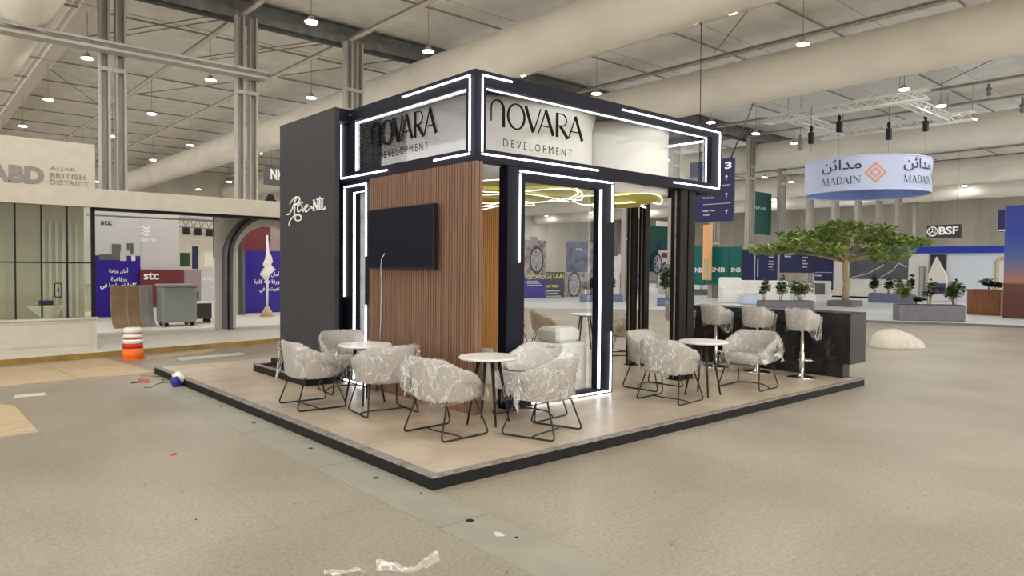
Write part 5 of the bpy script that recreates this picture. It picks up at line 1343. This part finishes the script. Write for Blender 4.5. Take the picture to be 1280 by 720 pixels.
for i, (f_, h_, w_, n_, lab, mt) in enumerate(((.08, .95, .45, 120, 'bright leafy plant at the left end of the nearest grey planter', 'leafbright'), (.50, .82, .4, 60, 'thin palm-like plant in the middle of the nearest grey planter', 'leafdark'), (.30, .35, .35, 40, 'low dark plant in the nearest grey planter, left of the thin palm', 'leafdark'), (.88, .80, .55, 190, 'dense bushy plant at the right end of the nearest grey planter', 'leaf'))):
    plant(0, 0, A.lerp(B, f_)+nv*.25, h_, w_, n_, .10, lab, mt, None, 30+i, .56)
g2, A, B, an = planter('blue-grey planter behind the nearest one, right of the tree trunk', on_z(1085, 379, 0), on_z(1141, 381, 0), .45, .5, 'planterblue')
nv = Vector((-math.sin(an), math.cos(an), 0))
for i, (f_, h_, w_, n_, lab, mt) in enumerate(((.12, 1.05, .5, 120, 'dark leafy plant at the left end of the blue-grey planter', 'leafdark'), (.42, 1.0, .4, 90, 'slim dark plant second in the blue-grey planter', 'leafdark'), (.68, .9, .35, 50, 'sparse dark plant third in the blue-grey planter', 'leafdark'), (.92, 1.15, .35, 90, 'tall dark plant at the right end of the blue-grey planter', 'leafdark'))):
    plant(0, 0, A.lerp(B, f_)+nv*.25, h_, w_, n_, .11, lab, mt, None, 40+i, .5)
g3, A, B, an = planter('grey planter seen over the bar counter, before the navy panels', on_z(952, 388.5, 0), on_z(1018, 388.5, 0), .34, .45)
nv = Vector((-math.sin(an), math.cos(an), 0))
for i, (f_, h_, w_, n_, lab, mt) in enumerate(((.08, .95, .4, 100, 'dark leafy plant at the left end of the planter over the counter', 'leafdark'), (.40, 1.05, .5, 110, 'dark plant with slim stems in the middle of the planter over the counter', 'leafdark'), (.78, .95, .75, 230, 'round bushy plant at the right end of the planter over the counter', 'leaf'))):
    plant(0, 0, A.lerp(B, f_)+nv*.22, h_, w_, n_, .10, lab, mt, None, 50+i, .4)
g4, A, B, an = planter('blue-grey planter behind the glass panel\'s dark post', on_z(728, 379, 0), on_z(779, 379, 0), .32, .5, 'planterblue')
nv = Vector((-math.sin(an), math.cos(an), 0))
for i, (f_, h_, lab) in enumerate(((.2, .85, 'climbing dark plant seen through the glass beside the light strip'), (.72, 1.6, 'tall dark climbing plant right of the glass panel'))): plant(0, 0, A.lerp(B, f_)+nv*.25, h_, .55, 170, .11, lab, 'leafdark', None, 60+i, .38)
g5, A, B, an = planter('blue-grey planter seen between the slim and thick posts', on_z(821, 383.5, 0), on_z(846, 384, 0), .32, .5, 'planterblue')
nv = Vector((-math.sin(an), math.cos(an), 0)); plant(0, 0, A.lerp(B, .5)+nv*.25, 1.7, .65, 260, .11, 'tall dark climbing plant between the slim and thick posts', 'leafdark', None, 66, .38)
g6, A, B, an = planter('grey planter before the green panels, left of the white armchair', on_z(866, 370, 0), on_z(902, 370.5, 0), .35, .5)
nv = Vector((-math.sin(an), math.cos(an), 0))
for i, (f_, lab) in enumerate(((.3, 'low green plant before the narrow green panel'), (.75, 'low green plant left of the white armchair'))): plant(0, 0, A.lerp(B, f_)+nv*.25, .95, .7, 130, .13, lab, 'leaf', None, 70+i, .4)
# tree
rnd = random.Random(11); TB = on_z(1056, 384, 0)
tb = thing('planted_tree', 'green umbrella-shaped tree in a square pot across the aisle', 'tree', (TB.x, TB.y, .05))
for p, x0 in (('pot', 0),): MB().rbox(-.55, .55, -.55, .55, 0, .26, .03).build('pot', 'planter', tb)
rv = Vector((_r.x, _r.y, 0)).normalized(); fv = Vector((_f.x, _f.y, 0)).normalized()
def L(r_, f__, z): v = rv*r_+fv*f__; return (v.x, v.y, z)
MB().tube([L(0, 0, .2), L(.05, 0, 1.0), L(-.03, .02, 1.7), L(.05, 0, 2.3), L(.0, 0, 2.9)], .15, 12, r2=.10).build('trunk', 'bark', tb)
cl = MB(); ends = []
for r_, f__, z in ((-3.4, .2, 2.45), (-2.5, -.9, 2.75), (-1.6, .9, 3.0), (-.7, -.6, 3.45), (.1, .5, 3.6), (.9, -.7, 3.35), (1.7, .8, 3.0), (2.4, -.5, 2.8), (3.1, .3, 2.85), (-1.4, -1.3, 2.45), (1.3, -1.3, 2.35), (.0, 1.6, 3.1), (1.9, .1, 2.2), (-2.9, .9, 2.5)):
    MB().tube([L(0, 0, 1.9+.15*rnd.random()), L(r_*.4, f__*.4, 2.0+(z-2.0)*.55), L(r_*.92, f__*.92, z-.05)], .075, 7, r2=.02).build('branch', 'bark', tb)
    c = L(r_, f__, z); leaves(cl, c, .92, .92, .25, 210, .17, rnd, .7); ends.append(c)
for _ in range(30):
    c = L(rnd.uniform(-2.9, 2.9), rnd.uniform(-1.2, 1.2), rnd.uniform(2.4, 3.3)); leaves(cl, c, .50, .50, .20, 40, .16, rnd, .8)
cl.build('crown', 'leafbright', tb)
# seats, crate, bundle
def wseat(pix, w, d, h, label, back=True, mt='cloud', ang=.6):
    q = on_z(pix[0], pix[1], 0); o = thing('lounge_seat', label, 'seat', (q.x, q.y, .05), ang)
    MB().rbox(-w/2, w/2, -d/2, d/2, .0, h*.48, .05).build('seat', mt, o)
    if back:
        MB().rbox(-w/2, w/2, d/2-.22, d/2, h*.3, h, .06).build('backrest', mt, o)
        for s in (-1, 1): MB().rbox(s*(w/2-.09)-.09, s*(w/2-.09)+.09, -d/2, d/2-.2, h*.4, h*.62, .04).build('armrest', mt, o)
    return o
wseat((914, 379.5), 1.05, .9, 1.2, 'white armchair before the wide green panel', ang=-.78)
wseat((936, 382), .75, .7, .95, 'pale blue ottoman in front of the white armchair', False, 'wallblue', -.78)
wseat((955, 378.5), 2.3, .9, 1.05, 'long white sofa behind the planter, right of the armchair', ang=-.9)
wseat((1006, 379.5), .8, .9, .95, 'white sofa end behind the planter, before the navy panels', ang=-.9)
cr = panel_x('wooden_crate', 'reddish brown wooden slat crate beside the sunset panel', 'crate', 26.6, 1209, 1251, 362, 394, 'crate', .8)
m = MB(); y1, y0 = on_x(1209, 380, 26.6).y, on_x(1251, 380, 26.6).y; zt_ = on_x(1230, 362, 26.6).z
for i in range(8): yy = y0+(y1-y0)*(i+.5)/8; m.box(26.57, 26.6, yy-.065, yy+.065, .12, zt_-.08)
m.build('slats', 'crate', cr, True); MB().box(26.55, 27.42, y0-.02, y1+.02, zt_-.07, zt_).build('top_rim', 'crate', cr, True); MB().box(26.62, 27.38, y0+.02, y1-.02, 0, .08).build('white_foot', 'white', cr, True)
q = on_x(1237, 361, 27.0); plant(0, 0, q, .45, .7, 40, .16, 'small spiky plant standing on the wooden crate', 'leafdark', None, 80, zt_)
a = on_z(1088, 434, 0); c = on_z(1153, 434, 0); mid = (a+c)/2; Lh = (c-a).length/2
o = thing('wrapped_bundle', 'plastic-wrapped pale bundle lying on the floor beyond the bar counter', 'bundle', (mid.x, mid.y, 0), math.atan2((c-a).y, (c-a).x))
rows = []
for i in range(25):
    s = -1+i/12; prof = (1-abs(s)**3.2)**.5 if abs(s) < 1 else 0; tp = (.37 if s < .0 else .37-.20*s)*max(.02, prof); row = []
    for k in range(21):
        t = PI*k/20; y = .30*max(.03, prof)*math.cos(t); z = tp*math.sin(t)**.7
        row.append((s*Lh, y+.02*nz((s*5, t*3, 1), 2), max(0.004, z+.03*nz((s*6, t*4, 7), 2))))
    rows.append(row)
MB().grid(rows).build('body', 'bundle', o)
rows2 = [[(p[0]*1.03, p[1]*1.06, p[2]*1.06+.012*abs(nz((p[0]*9, p[1]*9, 3), 3))) for p in r_] for r_ in rows]
MB().grid(rows2).build('plastic_cover', 'wrap', o)

# ================================================================== LIGHT
w = bpy.data.worlds.new('open_side_fill'); sc.world = w; w.use_nodes = True  # even fill light, added to enter through the hall's unseen open sides
w.node_tree.nodes['Background'].inputs['Color'].default_value = (1.0, .975, .94, 1); w.node_tree.nodes['Background'].inputs['Strength'].default_value = 2.5
sc.view_settings.view_transform = 'Standard'; sc.view_settings.look = 'None'; sc.view_settings.gamma = 1; sc.view_settings.use_curve_mapping = False
sc.view_settings.exposure = 0.36
sc.cycles.use_denoising = True
sc.cycles.max_bounces = 7; sc.cycles.diffuse_bounces = 4; sc.cycles.glossy_bounces = 3; sc.cycles.transparent_max_bounces = 16; sc.cycles.transmission_bounces = 2
sc.cycles.sample_clamp_indirect = 6.0
sc.cycles.caustics_reflective = False; sc.cycles.caustics_refractive = False
bpy.context.view_layer.update()
